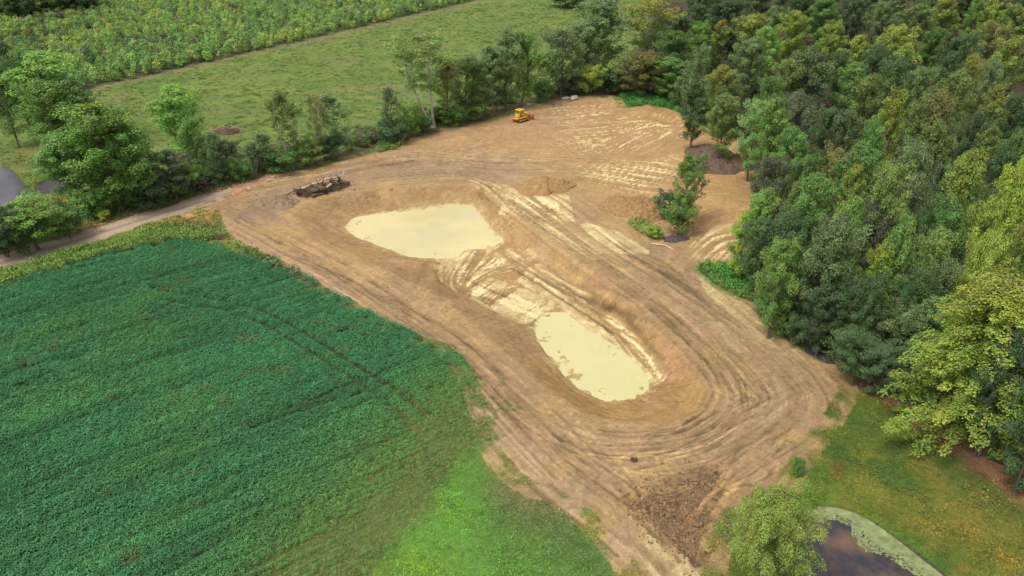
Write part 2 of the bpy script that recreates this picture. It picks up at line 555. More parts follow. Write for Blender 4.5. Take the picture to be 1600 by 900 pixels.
def lic(noise, steps, step):
    acc = noise.copy()
    for sgn in (1, -1):
        ix, iy = np.meshgrid(np.arange(RNX, dtype=np.float32), np.arange(RNY, dtype=np.float32))
        lx, ly = DX * sgn, DY * sgn
        for _ in range(steps):
            ix = ix + lx * step
            iy = iy + ly * step
            jx = np.clip(np.rint(ix), 0, RNX - 1).astype(np.int32)
            jy = np.clip(np.rint(iy), 0, RNY - 1).astype(np.int32)
            nx, ny = DX[jy, jx], DY[jy, jx]
            s = np.where(nx * lx + ny * ly < 0, -1, 1)
            lx, ly = nx * s, ny * s
            acc += noise[jy, jx]
    acc -= acc.mean()
    return acc / acc.std()

n0 = RNG.standard_normal((RNY, RNX)).astype(np.float32)
n1 = np.repeat(np.repeat(RNG.standard_normal((RNY // 4 + 1, RNX // 4 + 1)), 4, 0), 4, 1)[:RNY, :RNX].astype(np.float32)
LIC_A = lic(n0, 22, 1.3)
LIC_B = lic(n1, 26, 2.2)

def samp(A, X, Y):
    fx = np.clip((X - R0x) / RS, 0, RNX - 1.001)
    fy = np.clip((Y - R0y) / RS, 0, RNY - 1.001)
    ix, iy = fx.astype(int), fy.astype(int)
    fx, fy = fx - ix, fy - iy
    v = (A[iy, ix] * (1 - fx) + A[iy, ix + 1] * fx) * (1 - fy) + (A[iy + 1, ix] * (1 - fx) + A[iy + 1, ix + 1] * fx) * fy
    return v

# ----------------------------------------------------------------------------- terrain: colour, height
NF = fbm(X / 1.6, Y / 1.6, 31, 4)            # edge raggedness
NM = fbm(X / 7, Y / 7, 41, 4)
NL = fbm(X / 25, Y / 25, 51, 4)
LA, LB = samp(LIC_A, X, Y), samp(LIC_B, X, Y)
Cc = np.zeros((N, 3))
grain = np.full(N, 0.7)
wet = np.zeros(N)
REG = np.zeros(N, np.int8)

def paint(a, rgb):
    a = np.clip(a, 0, 1)[:, None]
    Cc[:] = Cc * (1 - a) + np.asarray(rgb)[None, :] * a

def blob(pts, rgb, soft=2.0, rag=1.0, alpha=1.0, z=0.0, mod=None):
    d = sdf(X, Y, W(pts, z), soft * 2 + 4 + rag * 2) + rag * NF
    a = alpha * sstep(soft, -soft, d)
    if mod is not None:
        a = a * mod
    paint(a, rgb)
    return a

REGIONS = ["meadow", "soybean_field", "dirt_clearing", "farm_track", "lawn", "woodland_floor", "thicket_floor"]
# meadow and everything else grassy
Cc[:] = lin(112, 132, 64)
ST = fbm(X / 9 + Y / 40, Y / 3.0, 61, 4)
paint(sstep(-0.1, 0.7, NM) * 0.8, lin(130, 144, 74))
paint(sstep(0.0, 0.8, ST) * 0.7, lin(92, 122, 60))
paint(sstep(0.2, 0.9, fbm(X / 12, Y / 8, 71, 3)) * 0.55, lin(134, 131, 80))
paint(sstep(0.1, 0.6, fbm(X / 2.2, Y / 1.4, 72, 4)) * 0.35, lin(80, 110, 58))
blob([(0, 240), (60, 225), (90, 250), (40, 262), (0, 262)], lin(140, 112, 78), 4, 2, 0.35)
blob([(330, 200), (375, 198), (380, 212), (335, 214)], lin(158, 120, 92), 1.2, 1, 0.8)
# strip beside the thicket
d = line_dist(X, Y, W([(150, 138), (250, 115), (400, 83), (600, 37), (745, 4)]))
paint(sstep(4.5, 1.5, d + NF) * 0.65, lin(138, 126, 92))
# thicket floor
d = sdf(X, Y, THICKET, 10) + NF
paint(sstep(0.8, -0.8, d), lin(74, 76, 44))
REG[d < 0] = 6
# grass strip between the track and the crop, field corner
blob([(-300, 545), (0, 425), (100, 392), (200, 362), (262, 345), (330, 352), (395, 392), (440, 415), (400, 405), (300, 385), (200, 402), (60, 442), (0, 458), (-300, 560)], lin(126, 144, 70), 1.2, 1.0)
blob([(250, 345), (330, 335), (360, 365), (300, 362)], lin(158, 132, 86), 1.5, 1.2, 0.7)
# right-hand rough grass
dl = sdf(X, Y, LAWN, 10) + 0.6 * NF
a = sstep(0.8, -0.8, dl)
paint(a, lin(98, 114, 46))
REG[dl < 0] = 4
k = a
paint(k * sstep(0.0, 0.7, NM), lin(126, 126, 52))
paint(k * sstep(0.1, 0.8, fbm(X / 4, Y / 4, 81, 4)) * 0.8, lin(74, 104, 42))
paint(k * sstep(0.2, 0.8, fbm(X / 3, Y / 3, 82, 4)) * 0.5, lin(140, 122, 62))
blob([(1250, 750), (1280, 735), (1300, 765), (1330, 800), (1280, 800), (1255, 780)], lin(82, 140, 44), 2.5, 1.5, 0.6)
blob([(1300, 800), (1360, 815), (1420, 850), (1500, 905), (1470, 905), (1400, 860)], lin(78, 138, 44), 1.5, 1.0, 0.75)
blob([(1420, 700), (1480, 740), (1560, 800), (1600, 830), (1600, 790), (1500, 720)], lin(76, 88, 44), 2.5, 1.5, 0.55)
blob([(1450, 800), (1540, 790), (1600, 850), (1590, 880), (1500, 850)], lin(146, 128, 58), 3, 2, 0.6)
blob([(1300, 728), (1316, 722), (1322, 738), (1306, 742)], lin(110, 76, 44), 0.7, 0.6, 0.9)
# bright green weeds below the crop
blob([(757, 650), (750, 672), (770, 712), (800, 748), (840, 768), (900, 803), (945, 838), (975, 880), (990, 960), (480, 960), (545, 880), (620, 790), (690, 700)], lin(98, 130, 64), 2.0, 1.0)
mod = 0.75 + 0.35 * NM
blob([(700, 725), (735, 720), (752, 760), (765, 800), (760, 850), (740, 905), (600, 960), (590, 900), (640, 840), (680, 780)], lin(118, 172, 66), 5.0, 1.5, 0.85, mod=mod)
blob([(770, 760), (850, 775), (930, 850), (960, 905), (880, 905), (800, 850)], lin(94, 116, 70), 4.0, 1.5, 0.7)
blob([(770, 735), (850, 775), (880, 810), (830, 815), (785, 775)], lin(128, 116, 82), 2.5, 1.5, 0.7)
blob([(840, 840), (880, 905), (760, 905), (800, 850)], lin(104, 156, 66), 5.0, 1.5, 0.5)
blob([(672, 690), (715, 672), (735, 690), (700, 715), (680, 725)], lin(142, 116, 84), 1.8, 1.2, 0.6)
blob([(590, 800), (640, 765), (672, 752), (660, 790), (610, 825)], lin(136, 122, 80), 2.2, 1.2, 0.55)
blob([(585, 905), (640, 870), (690, 880), (690, 905)], lin(138, 168, 44), 3, 1.5, 0.6)
# soil under the crop
ds = sdf(X, Y, SOY, 10) + 0.5 * NF
paint(sstep(0.6, -0.6, ds), lin(62, 84, 52))
fe = line_dist(X, Y, W([(742, 640), (735, 665), (700, 690), (660, 735), (620, 790), (580, 835), (545, 880), (500, 960)]))
paint(sstep(11, 3, fe + NF + NM) * sstep(3.0, 0.5, ds), lin(104, 122, 64))
REG[ds < 0.2] = 1
# woodland floor
dfo = sdf(X, Y, FOREST, 12) + 1.2 * NF
paint(sstep(1.5, -1.5, dfo), lin(78, 64, 46))
paint(sstep(1.5, -1.5, dfo) * sstep(0.1, 0.7, NM) * 0.6, lin(66, 78, 42))
REG[dfo < 0] = 5
# reddish path along the wood
d = line_dist(X, Y, PATHR) + 0.5 * NF
paint(sstep(3.0, 0.8, d) * 0.9, lin(150, 112, 88))
paint(sstep(0.9, 0.2, np.abs(d - 0.8)) * 0.4, lin(172, 138, 112))
# bare brown ground below the hedge row
d = line_dist(X, Y, W([(0, 395), (100, 367), (200, 340), (300, 313), (400, 283), (500, 250), (560, 235), (620, 222)])) + 0.8 * NF
paint(sstep(2.8, 0.5, d) * 0.7, lin(120, 100, 76))
d = line_dist(X, Y, W([(620, 222), (700, 196), (780, 170), (830, 158), (900, 145), (960, 140)])) + 0.8 * NF
paint(sstep(4.0, 1.0, d) * 0.75, lin(98, 74, 64))
# farm track
dro = line_dist(X, Y, ROAD)
a = sstep(3.0, 2.2, dro + 0.4 * NF)
paint(a, lin(190, 166, 142))
paint(sstep(0.55, 0.15, dro + 0.3 * NF) * 0.55, lin(132, 124, 88))
paint(sstep(0.5, 0.1, np.abs(dro - 1.25) + 0.1 * NF) * 0.6, lin(196, 176, 156))
REG[(dro < 2.5) & (X < G(330, 312)[0] + 2)] = 3

# ---- bare soil of the clearing
dsite = sdf(X, Y, SITE, 10) + 0.55 * NF
S = sstep(0.45, -0.45, dsite)
REG[(dsite < 0) & (REG != 3)] = 2
soil = np.tile(lin(188, 156, 112), (N, 1))
def spaint(a, rgb):
    a = np.clip(a, 0, 1)[:, None]
    soil[:] = soil * (1 - a) + np.asarray(rgb)[None, :] * a
def sblob(pts, rgb, soft=2.0, rag=1.0, alpha=1.0, z=0.0, mod=None):
    d = sdf(X, Y, W(pts, z), soft * 2 + 4 + rag * 2) + rag * NF
    a = alpha * sstep(soft, -soft, d)
    if mod is not None:
        a = a * np.clip(mod, 0, 1)
    spaint(a, rgb)
    return a
spaint(sstep(-0.2, 0.8, NM) * 0.5, lin(176, 145, 106))
spaint(sstep(0.0, 0.9, NL) * 0.5, lin(202, 166, 112))
PA = fbm(X / 5, Y / 5, 141, 4)
PB = fbm(X / 3.5, Y / 3.5, 151, 4)
# upper plateau: warmer
sblob([(640, 215), (800, 175), (960, 152), (1075, 182), (1165, 228), (1180, 330), (1150, 400), (1060, 360), (950, 280), (800, 235)], lin(194, 157, 110), 6, 2, 0.85)
sblob([(650, 212), (800, 180), (930, 155), (950, 190), (820, 225), (700, 232)], lin(192, 156, 120), 6, 2, 0.6)
sblob([(1000, 168), (1045, 174), (1080, 190), (1090, 215), (1050, 205)], lin(190, 144, 90), 2, 1, 0.6)
sblob([(1090, 270), (1165, 275), (1185, 300), (1165, 345), (1100, 350), (1080, 320)], lin(188, 150, 100), 3, 1.5, 0.8)
# greyer travelled ways
sblob([(560, 262), (640, 235), (760, 238), (860, 262), (800, 285), (740, 283), (640, 285), (560, 290)], lin(168, 142, 114), 4, 2, 0.8)
sblob([(330, 335), (420, 300), (540, 262), (560, 285), (460, 310), (440, 345), (380, 350)], lin(160, 136, 114), 3, 1.5, 0.8)
sblob([(960, 365), (1050, 385), (1130, 455), (1200, 520), (1280, 575), (1310, 610), (1250, 690), (1150, 760), (1060, 740), (1130, 660), (1150, 610), (1090, 540), (1010, 470), (930, 400)], lin(170, 144, 108), 4, 1.5, 0.85)
sblob([(345, 350), (440, 395), (560, 450), (680, 530), (790, 650), (900, 740), (1010, 860), (960, 830), (840, 730), (740, 610), (690, 550), (560, 490), (440, 418)], lin(170, 143, 115), 4, 1.5, 0.85)
sblob([(880, 660), (1000, 680), (1100, 670), (1130, 720), (1040, 760), (950, 745), (850, 690)], lin(168, 141, 104), 4, 1.5, 0.85)
# pale sandy edge beside crop and weeds
sblob([(700, 552), (722, 570), (745, 605), (775, 650), (820, 705), (870, 750), (930, 805), (990, 860), (1000, 880), (960, 850), (900, 800), (850, 768), (800, 745), (765, 700), (750, 650), (735, 605)], lin(208, 176, 136), 1.8, 0.8, 0.9)
sblob([(330, 350), (440, 402), (560, 470), (690, 545), (700, 556), (560, 490), (440, 418), (345, 370)], lin(196, 166, 138), 1.2, 0.7, 0.8)
# tilled dark triangle near the entrance
tri = sdf(X, Y, W([(985, 785), (1030, 765), (1090, 742), (1130, 735), (1110, 760), (1085, 800), (1115, 790), (1120, 800), (1085, 868), (1065, 862), (1020, 815)]), 8) + 0.5 * NF
TRI = sstep(0.7, -0.7, tri)
spaint(TRI * 0.9, lin(128, 103, 74))
spaint(TRI * sstep(0.2, 0.5, fbm(X / 0.7, Y / 0.7, 91, 3)) * 0.6, lin(168, 130, 84))
sblob([(1050, 800), (1085, 790), (1080, 840), (1060, 830)], lin(176, 134, 78), 1.0, 0.6, 0.6)
sblob([(1100, 775), (1140, 725), (1155, 735), (1120, 790), (1060, 800)], lin(204, 160, 110), 1.2, 0.8, 0.7)
# excavation walls
T, DR, DF = pit(X, Y)
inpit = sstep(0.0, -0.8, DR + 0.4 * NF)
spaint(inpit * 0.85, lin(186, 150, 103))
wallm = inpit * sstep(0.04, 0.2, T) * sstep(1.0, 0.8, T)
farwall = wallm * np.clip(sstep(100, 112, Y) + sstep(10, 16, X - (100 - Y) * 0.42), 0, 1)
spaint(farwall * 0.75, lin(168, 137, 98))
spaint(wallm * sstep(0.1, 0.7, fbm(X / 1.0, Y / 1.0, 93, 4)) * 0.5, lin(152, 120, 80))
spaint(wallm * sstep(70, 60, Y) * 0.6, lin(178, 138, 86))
floor_m = inpit * sstep(0.85, 1.0, T)
spaint(floor_m * 0.9, lin(184, 148, 100))
pw = np.minimum(sdf(X, Y, POOL1, 6), sdf(X, Y, POOL2, 6)) + .5 * NF
spaint(sstep(1.6, .1, pw) * .75 * (T > .5), lin(206, 182, 130))
spaint(sstep(.5, -.2, pw) * .7 * (T > .5), lin(222, 206, 156))
# damp, pinkish and golden patches in the spread subsoil
spaint(sstep(.05, .7, PA) * .38, lin(158, 131, 98))
spaint(sstep(.15, .7, PB) * .40, lin(196, 156, 122))
spaint(sstep(.15, .7, -PB) * .40, lin(202, 166, 108))
spaint(sstep(.35, .9, -PA) * .35, lin(208, 178, 134))
# wet cream clay
cream = lin(246, 224, 164)
streak = sstep(-0.9, 0.0, LA * 0.6 + LB * 0.5)
strk2 = sstep(-0.4, 0.4, LA * 0.7 + LB * 0.4)
CRM = np.zeros(N)
for pts, soft, al, md in (
    ([(690, 405), (715, 395), (740, 372), (778, 380), (745, 402), (712, 418)], 0.8, 0.95, sstep(-1.3, -0.3, LB + LA * .5)),
    ([(698, 440), (715, 425), (738, 434), (780, 446), (768, 474), (735, 470), (710, 456)], 1.1, 1.0, sstep(-0.5, 0.15, LB * .7 + LA * .6)),
    ([(758, 458), (805, 454), (860, 482), (850, 512), (800, 498), (765, 480)], 1.1, 1.0, sstep(-0.75, 0.0, LB * .8 + LA * .5)),
    ([(690, 420), (730, 410), (800, 395), (832, 398), (800, 420), (740, 432), (700, 440)], 1.0, 0.75, strk2),
    ([(840, 420), (890, 448), (938, 480), (955, 505), (900, 492), (860, 465), (820, 440)], 1.0, 0.95, streak),
    ([(935, 495), (965, 492), (1002, 525), (1030, 560), (1040, 585), (1005, 598), (980, 560), (945, 530), (905, 505)], 1.0, 1.0, sstep(-0.9, 0.0, LB * .8 + LA * .6)),
    ([(905, 505), (940, 525), (985, 560), (1012, 590), (1000, 610), (998, 590), (960, 550), (910, 515)], 0.5, 0.95, sstep(-0.9, 0.1, LA)),
):
    d = sdf(X, Y, W(pts, POOL_Z), 6) + 0.4 * NF
    a = np.clip(al * sstep(soft, -soft, d) * md, 0, 1)
    CRM = np.maximum(CRM, a * sstep(.7, .92, T))
for pts, soft, al, md in (
    ([(800, 305), (880, 308), (888, 345), (862, 350), (830, 332), (790, 330)], 1.2, 0.95, sstep(-0.4, 0.4, LB * .7 + LA * .7)),
    ([(740, 283), (780, 290), (860, 345), (930, 395), (900, 395), (830, 345), (780, 310)], 1.2, 0.7, strk2),
    ([(918, 352), (955, 362), (1003, 394), (975, 394), (935, 372)], 1.0, 0.9, sstep(-1.3, -0.2, LB)),
    ([(910, 262), (1000, 255), (1060, 240), (1050, 275), (1010, 300), (930, 285)], 2.0, 0.75, sstep(0.35, 0.9, LB * .5 + LA * .8)),
    ([(880, 205), (960, 185), (1060, 185), (1080, 205), (1000, 235), (900, 240)], 3.0, 0.65, sstep(0.5, 1.1, LB * .5 + LA * .9)),
    ([(850, 165), (940, 158), (960, 180), (880, 195)], 2.0, 0.5, sstep(0.6, 1.2, LB * .5 + LA * .9)),
    ([(1085, 365), (1140, 355), (1150, 400), (1090, 400)], 1.5, 0.75, sstep(0.0, 0.5, LB * .7 + LA * .7)),
    ([(1030, 855), (1060, 880), (1075, 905), (1050, 905), (1030, 880), (1010, 850)], 0.7, 0.7, sstep(-0.8, 0.2, LB)),
    ([(1100, 430), (1190, 510), (1230, 545), (1190, 530), (1120, 465)], 0.8, 0.5, sstep(-0.3, 0.6, LB * .7 + LA * .7)),
    ([(1115, 510), (1150, 545), (1180, 540), (1150, 520)], 0.8, 0.4, sstep(-0.5, 0.5, LB * .7 + LA * .7)),
):
    d = sdf(X, Y, W(pts), 6) + 0.5 * NF
    CRM = np.maximum(CRM, np.clip(al * sstep(soft, -soft, d) * md, 0, 1))
# streak contrast from the wheel tracks
MK = np.clip(.75 + .9 * fbm(X / 3, Y / 3, 161, 3), .15, 1.5)
smod = 1 + (0.10 * LA + 0.035 * LB) * MK * (1 - 0.6 * floor_m)
smod *= 1 + 0.13 * fbm(X / 0.5, Y / 0.5, 95, 3) + .06 * fbm(X / 2.5, Y / 2.5, 195, 3) + 0.07 * NM
soil *= np.clip(smod, 0.55, 1.5)[:, None] * np.array([.92, .90, .86])
Z = H(X, Y)
rut = np.zeros(N)

def strands(guide, spread, n, w=(0.18, 0.4), lum=(-0.26, 0.16), z=0.0, length=(0.2, 0.7), seed=1, depth=0.03):
    rg = np.random.default_rng(seed)
    g = spline(W(guide, z), 90)
    tn = np.gradient(g, axis=0)
    tn /= np.linalg.norm(tn, axis=1)[:, None]
    nr = np.stack([-tn[:, 1], tn[:, 0]], 1)
    for _ in range(n):
        o = rg.uniform(-spread, spread)
        L = rg.uniform(*length)
        s0 = rg.uniform(0, 1 - L)
        i0, i1 = int(s0 * 89), int((s0 + L) * 89)
        k = np.unique(np.linspace(i0, i1, 15).astype(int))
        wob = rg.normal(0, 0.25) * np.sin(np.linspace(0, rg.uniform(2, 7), len(k)))
        for dd in ((0,) if rg.random() < 0.5 else (-0.95, 0.95)):
            P = g[k] + nr[k] * (o + wob + dd)[:, None]
            ww = rg.uniform(*w)
            m = rg.uniform(*lum)
            lo, hi = P.min(0) - 1.2, P.max(0) + 1.2
            q = np.nonzero((X > lo[0]) & (X < hi[0]) & (Y > lo[1]) & (Y < hi[1]))[0]
            if q.size == 0:
                continue
            dline = line_dist(X[q], Y[q], P) + 0.12 * NF[q]
            a = sstep(ww, ww * 0.35, dline) * sstep(-1.2, 0.3, NM[q] + NF[q] * .5 + .5)
            soil[q] *= (1 + m * a)[:, None]
            rut[q] -= depth * a * (1 if m < 0 else -0.6)

strands(GUIDES[0], 4.5, 34, seed=1)
strands(GUIDES[1], 2.4, 44, seed=2, length=(0.06, 0.25), lum=(-.22, .14), w=(.12, .3), depth=.02)
strands(GUIDES[2], 6.0, 44, seed=3, length=(0.1, 0.4), lum=(-.2, .12), w=(.12, .28), depth=.02)
strands(GUIDES[3], 3.5, 22, seed=4)
strands(GUIDES[4], 7, 14, seed=5, lum=(-0.12, 0.2), length=(0.08, 0.3), depth=0.05)
strands(GUIDES[9], 3.0, 16, seed=6)
strands(GUIDES[10], 2.2, 14, seed=7)
strands(GUIDES[11], 1.6, 16, seed=8, z=POOL_Z, length=(0.1, 0.4), lum=(-0.35, 0.1))
strands(GUIDES[12], 1.8, 26, seed=9, z=POOL_Z, length=(0.2, 0.6), lum=(-0.38, 0.1), depth=0.09)
for q_, gi_ in enumerate((0, 1, 2, 3)):
    strands(GUIDES[gi_], (4.5, 2.6, 6.0, 3.0)[q_], 46, seed=70 + q_, length=(0.05, 0.3), w=(.09, .17), lum=(-.42, .3), depth=.035)
for q_, (gd, sp, nn_) in enumerate((([(940, 805), (1050, 722), (1170, 655), (1240, 600)], 3.5, 14), ([(850, 640), (950, 740), (1040, 850)], 2.5, 10), ([(1060, 470), (1180, 600), (1270, 655)], 3, 12),
                                   ([(620, 470), (760, 640), (900, 790)], 1.5, 8), ([(1100, 440), (1200, 540), (1300, 620)], 2, 8), ([(700, 205), (850, 240), (1000, 290)], 5, 10),
                                   ([(860, 170), (880, 220), (960, 280)], 5, 9), ([(1260, 560), (1220, 640), (1120, 740)], 3, 10), ([(560, 262), (700, 240), (860, 200)], 4, 10))):
    strands(gd, sp, nn_, seed=40 + q_, length=(0.15, 0.5), w=(.12, .26), lum=(-.28, .18), depth=.025)
strands([(1290, 600), (1230, 640), (1150, 680), (1050, 720), (960, 735)], 5, 18, seed=10)
strands([(1010, 470), (1080, 530), (1125, 590), (1150, 640)], 0.8, 6, seed=12, lum=(-0.3, -0.12), w=(0.2, 0.4), length=(0.3, 0.8))
strands([(915, 345), (985, 397), (1060, 440), (1120, 490)], 0.9, 5, seed=14, lum=(-0.3, -0.15), length=(0.3, 0.7))
crm_keep = np.clip(CRM, 0, 1)[:, None]
crm_col = cream[None, :] * np.clip(1 + 0.05 * LA + 0.03 * NM, 0.8, 1.15)[:, None]
# where the ruts cut through, the clay shows brown
cut = np.clip(1 + rut * 9, 0.15, 1)[:, None]
crm_keep = np.clip(crm_keep * 1.25, 0, 1)
soil = soil * (1 - crm_keep * cut) + crm_col * crm_keep * cut
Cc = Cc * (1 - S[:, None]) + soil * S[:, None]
wet = np.clip(CRM * 0.55 * S + floor_m * 0.3 * S, 0, 1)
# weeds on the clearing
for pts, rgb, al in (([(1090, 420), (1150, 412), (1185, 440), (1190, 475), (1150, 462), (1110, 440)], lin(92, 138, 60), 0.95),
                     ([(968, 150), (1000, 146), (1090, 168), (1120, 205), (1085, 190), (1045, 170), (1010, 163), (985, 168)], lin(80, 132, 60), 0.95),
                     ([(980, 345), (1000, 347), (1030, 365), (1028, 376), (1005, 366)], lin(110, 142, 62), 0.8),
                     ([(596, 222), (640, 212), (620, 232), (590, 238)], lin(92, 136, 60), 0.8),
                     ([(640, 215), (720, 190), (790, 172), (800, 178), (720, 200), (650, 222)], lin(112, 104, 70), 0.5)):
    blob(pts, rgb, 0.9, 0.9, al)
grain = 0.75 + 0.3 * S
# pond margins
for P in (POND_W, POND_S, PUDDLE_W):
    d = sdf(X, Y, P, 6) + 0.3 * NF
    paint(sstep(.5, -0.3, d) * 0.6, lin(104, 92, 66))
Z = Z + S * ((0.016 * LA + 0.010 * LB) * MK * (1 - 0.5 * floor_m) + rut + 0.05 * fbm(X / 0.8, Y / 0.8, 97, 3)) + S * TRI * 0.22 * fbm(X / 0.6, Y / 0.6, 98, 3)
Z = Z + S * wallm * 0.035 * fbm(X / 0.9, Y / 0.9, 99, 3)
Z = Z + (REG == 0) * 0.10 * fbm(X / 2.5, Y / 2.5, 96, 3)

VV = np.stack([X, Y, Z], 1)
ids = np.arange(N).reshape(shape)
quads = np.stack([ids[:-1, :-1], ids[:-1, 1:], ids[1:, 1:], ids[1:, :-1]], -1).reshape(-1, 4)
reg_img = REG.reshape(shape)
qreg = reg_img[:-1, :-1].ravel()
# the far plain belongs to the meadow
for r, nm in enumerate(REGIONS):
    q = quads[qreg == r]
    used, inv = np.unique(q, return_inverse=True)
    me = mesh_np(nm, VV[used], inv.reshape(-1, 4), [M_GROUND], True)
    color_attr(me, "Col", Cc[used])
    float_attr(me, "wet", wet[used])
    float_attr(me, "grain", grain[used])
    tag(link(nm, me), kind="structure")

def zat(x, y):
    return float(H(np.array([float(x)]), np.array([float(y)]))[0])

# nearest terrain colour for plants that grow out of it
def ground_col(xs, ys):
    ri = np.clip(np.searchsorted(Yrows, ys), 0, len(Yrows) - 1)
    sc = xs / wid[ri]
    ci = np.clip(np.searchsorted(Scols, sc), 0, len(Scols) - 1)
    k = ri * len(Scols) + ci
    return Cc[k], Z[k], REG[k]

# ----------------------------------------------------------------------------- water
def sheet(name, P, z, mat, grow=0.8, kind="structure"):
    P = np.asarray(P)
    c = P.mean(0)
    Q = spline(np.vstack([P, P[:1]]), 160)[:-1]
    dv = Q - c
    Q = Q + dv / np.linalg.norm(dv, axis=1)[:, None] * grow
    me = bpy.data.meshes.new(name)
    me.from_pydata([(a, b, z) for a, b in Q], [], [tuple(range(len(Q)))])
    me.materials.append(mat)
    me.update()
    if me.polygons[0].normal.z < 0:
        me.flip_normals()
    return tag(link(name, me), kind=kind)

M_MILK = water_mat("silty_water", lin(228, 210, 150), lin(214, 200, 150), 0.12, 0.15, 0.35)
M_MILK2 = water_mat("green_silty_water", lin(212, 206, 144), lin(220, 208, 152), 0.15, 0.15, 0.35)
M_POND = water_mat("murky_pond_water", lin(66, 64, 70), lin(124, 98, 78), 0.28, 0.12, 0.3)  # murky brown water; dark slate patches are reflections painted into its colour
M_PONDW = water_mat("grey_pond_water", lin(78, 72, 76), lin(98, 90, 94), 0.08, 0.12, 0.3)
sheet("pool_water", POOL1, POOL_Z, M_MILK, 1.0)
sheet("pool_water", POOL2, POOL_Z, M_MILK2, 1.0)
sheet("pond_water", POND_W, -0.4, M_PONDW, 0.7)
sheet("puddle_water", PUDDLE_W, -0.4, M_PONDW, 1.0)
sheet("pond_water", POND_S, -0.5, M_POND, 1.5)

# ----------------------------------------------------------------------------- leaves, trunks, tree prototypes
def leaf_mesh(name, C, Nn, size, val, top, hue, mat, aspect=0.62, seed=0):
    rg = np.random.default_rng(seed)
    n = len(C)
    Nn = Nn / (np.linalg.norm(Nn, axis=1)[:, None] + 1e-9)
    r = rg.standard_normal((n, 3))
    U = np.cross(Nn, r)
    U /= np.linalg.norm(U, axis=1)[:, None] + 1e-9
    Vv = np.cross(Nn, U)
    s = size[:, None] * 0.5
    fold = Nn * s * 0.25
    V = np.stack([C - U * s, C - Vv * s * aspect + fold, C + U * s, C + Vv * s * aspect + fold], 1).reshape(-1, 3)
    F = np.arange(4 * n).reshape(-1, 4)
    me = mesh_np(name, V, F, [mat])
    A = np.stack([val, top, hue], 1)
    color_attr(me, "leafvar", np.repeat(A, 4, 0))
    return me

def crown_profile(kind, t):
    if kind == 'oval':
        return np.sin(np.pi * np.clip(t * 0.92 + 0.08, 0, 1)) ** 0.75 * (1 - 0.25 * t)
    if kind == 'poplar':
        return np.sin(np.pi * np.clip(t * 0.86 + 0.14, 0, 1)) ** 0.8 * (1 - 0.2 * t)
    if kind == 'round':
        return np.sin(np.pi * np.clip(t * 0.9 + 0.1, 0, 1)) ** 0.55
    if kind == 'open':
        return np.clip(0.35 + 0.8 * t, 0, 1) * np.clip(1.9 - 1.6 * t, 0.25, 1)
    if kind == 'near':
        return np.clip(1.05 - 0.82 * t, 0, 1) * np.clip(0.55 + 3 * t, 0, 1)
    return np.sin(np.pi * np.clip(t * 0.9 + 0.1, 0, 1)) ** 0.7

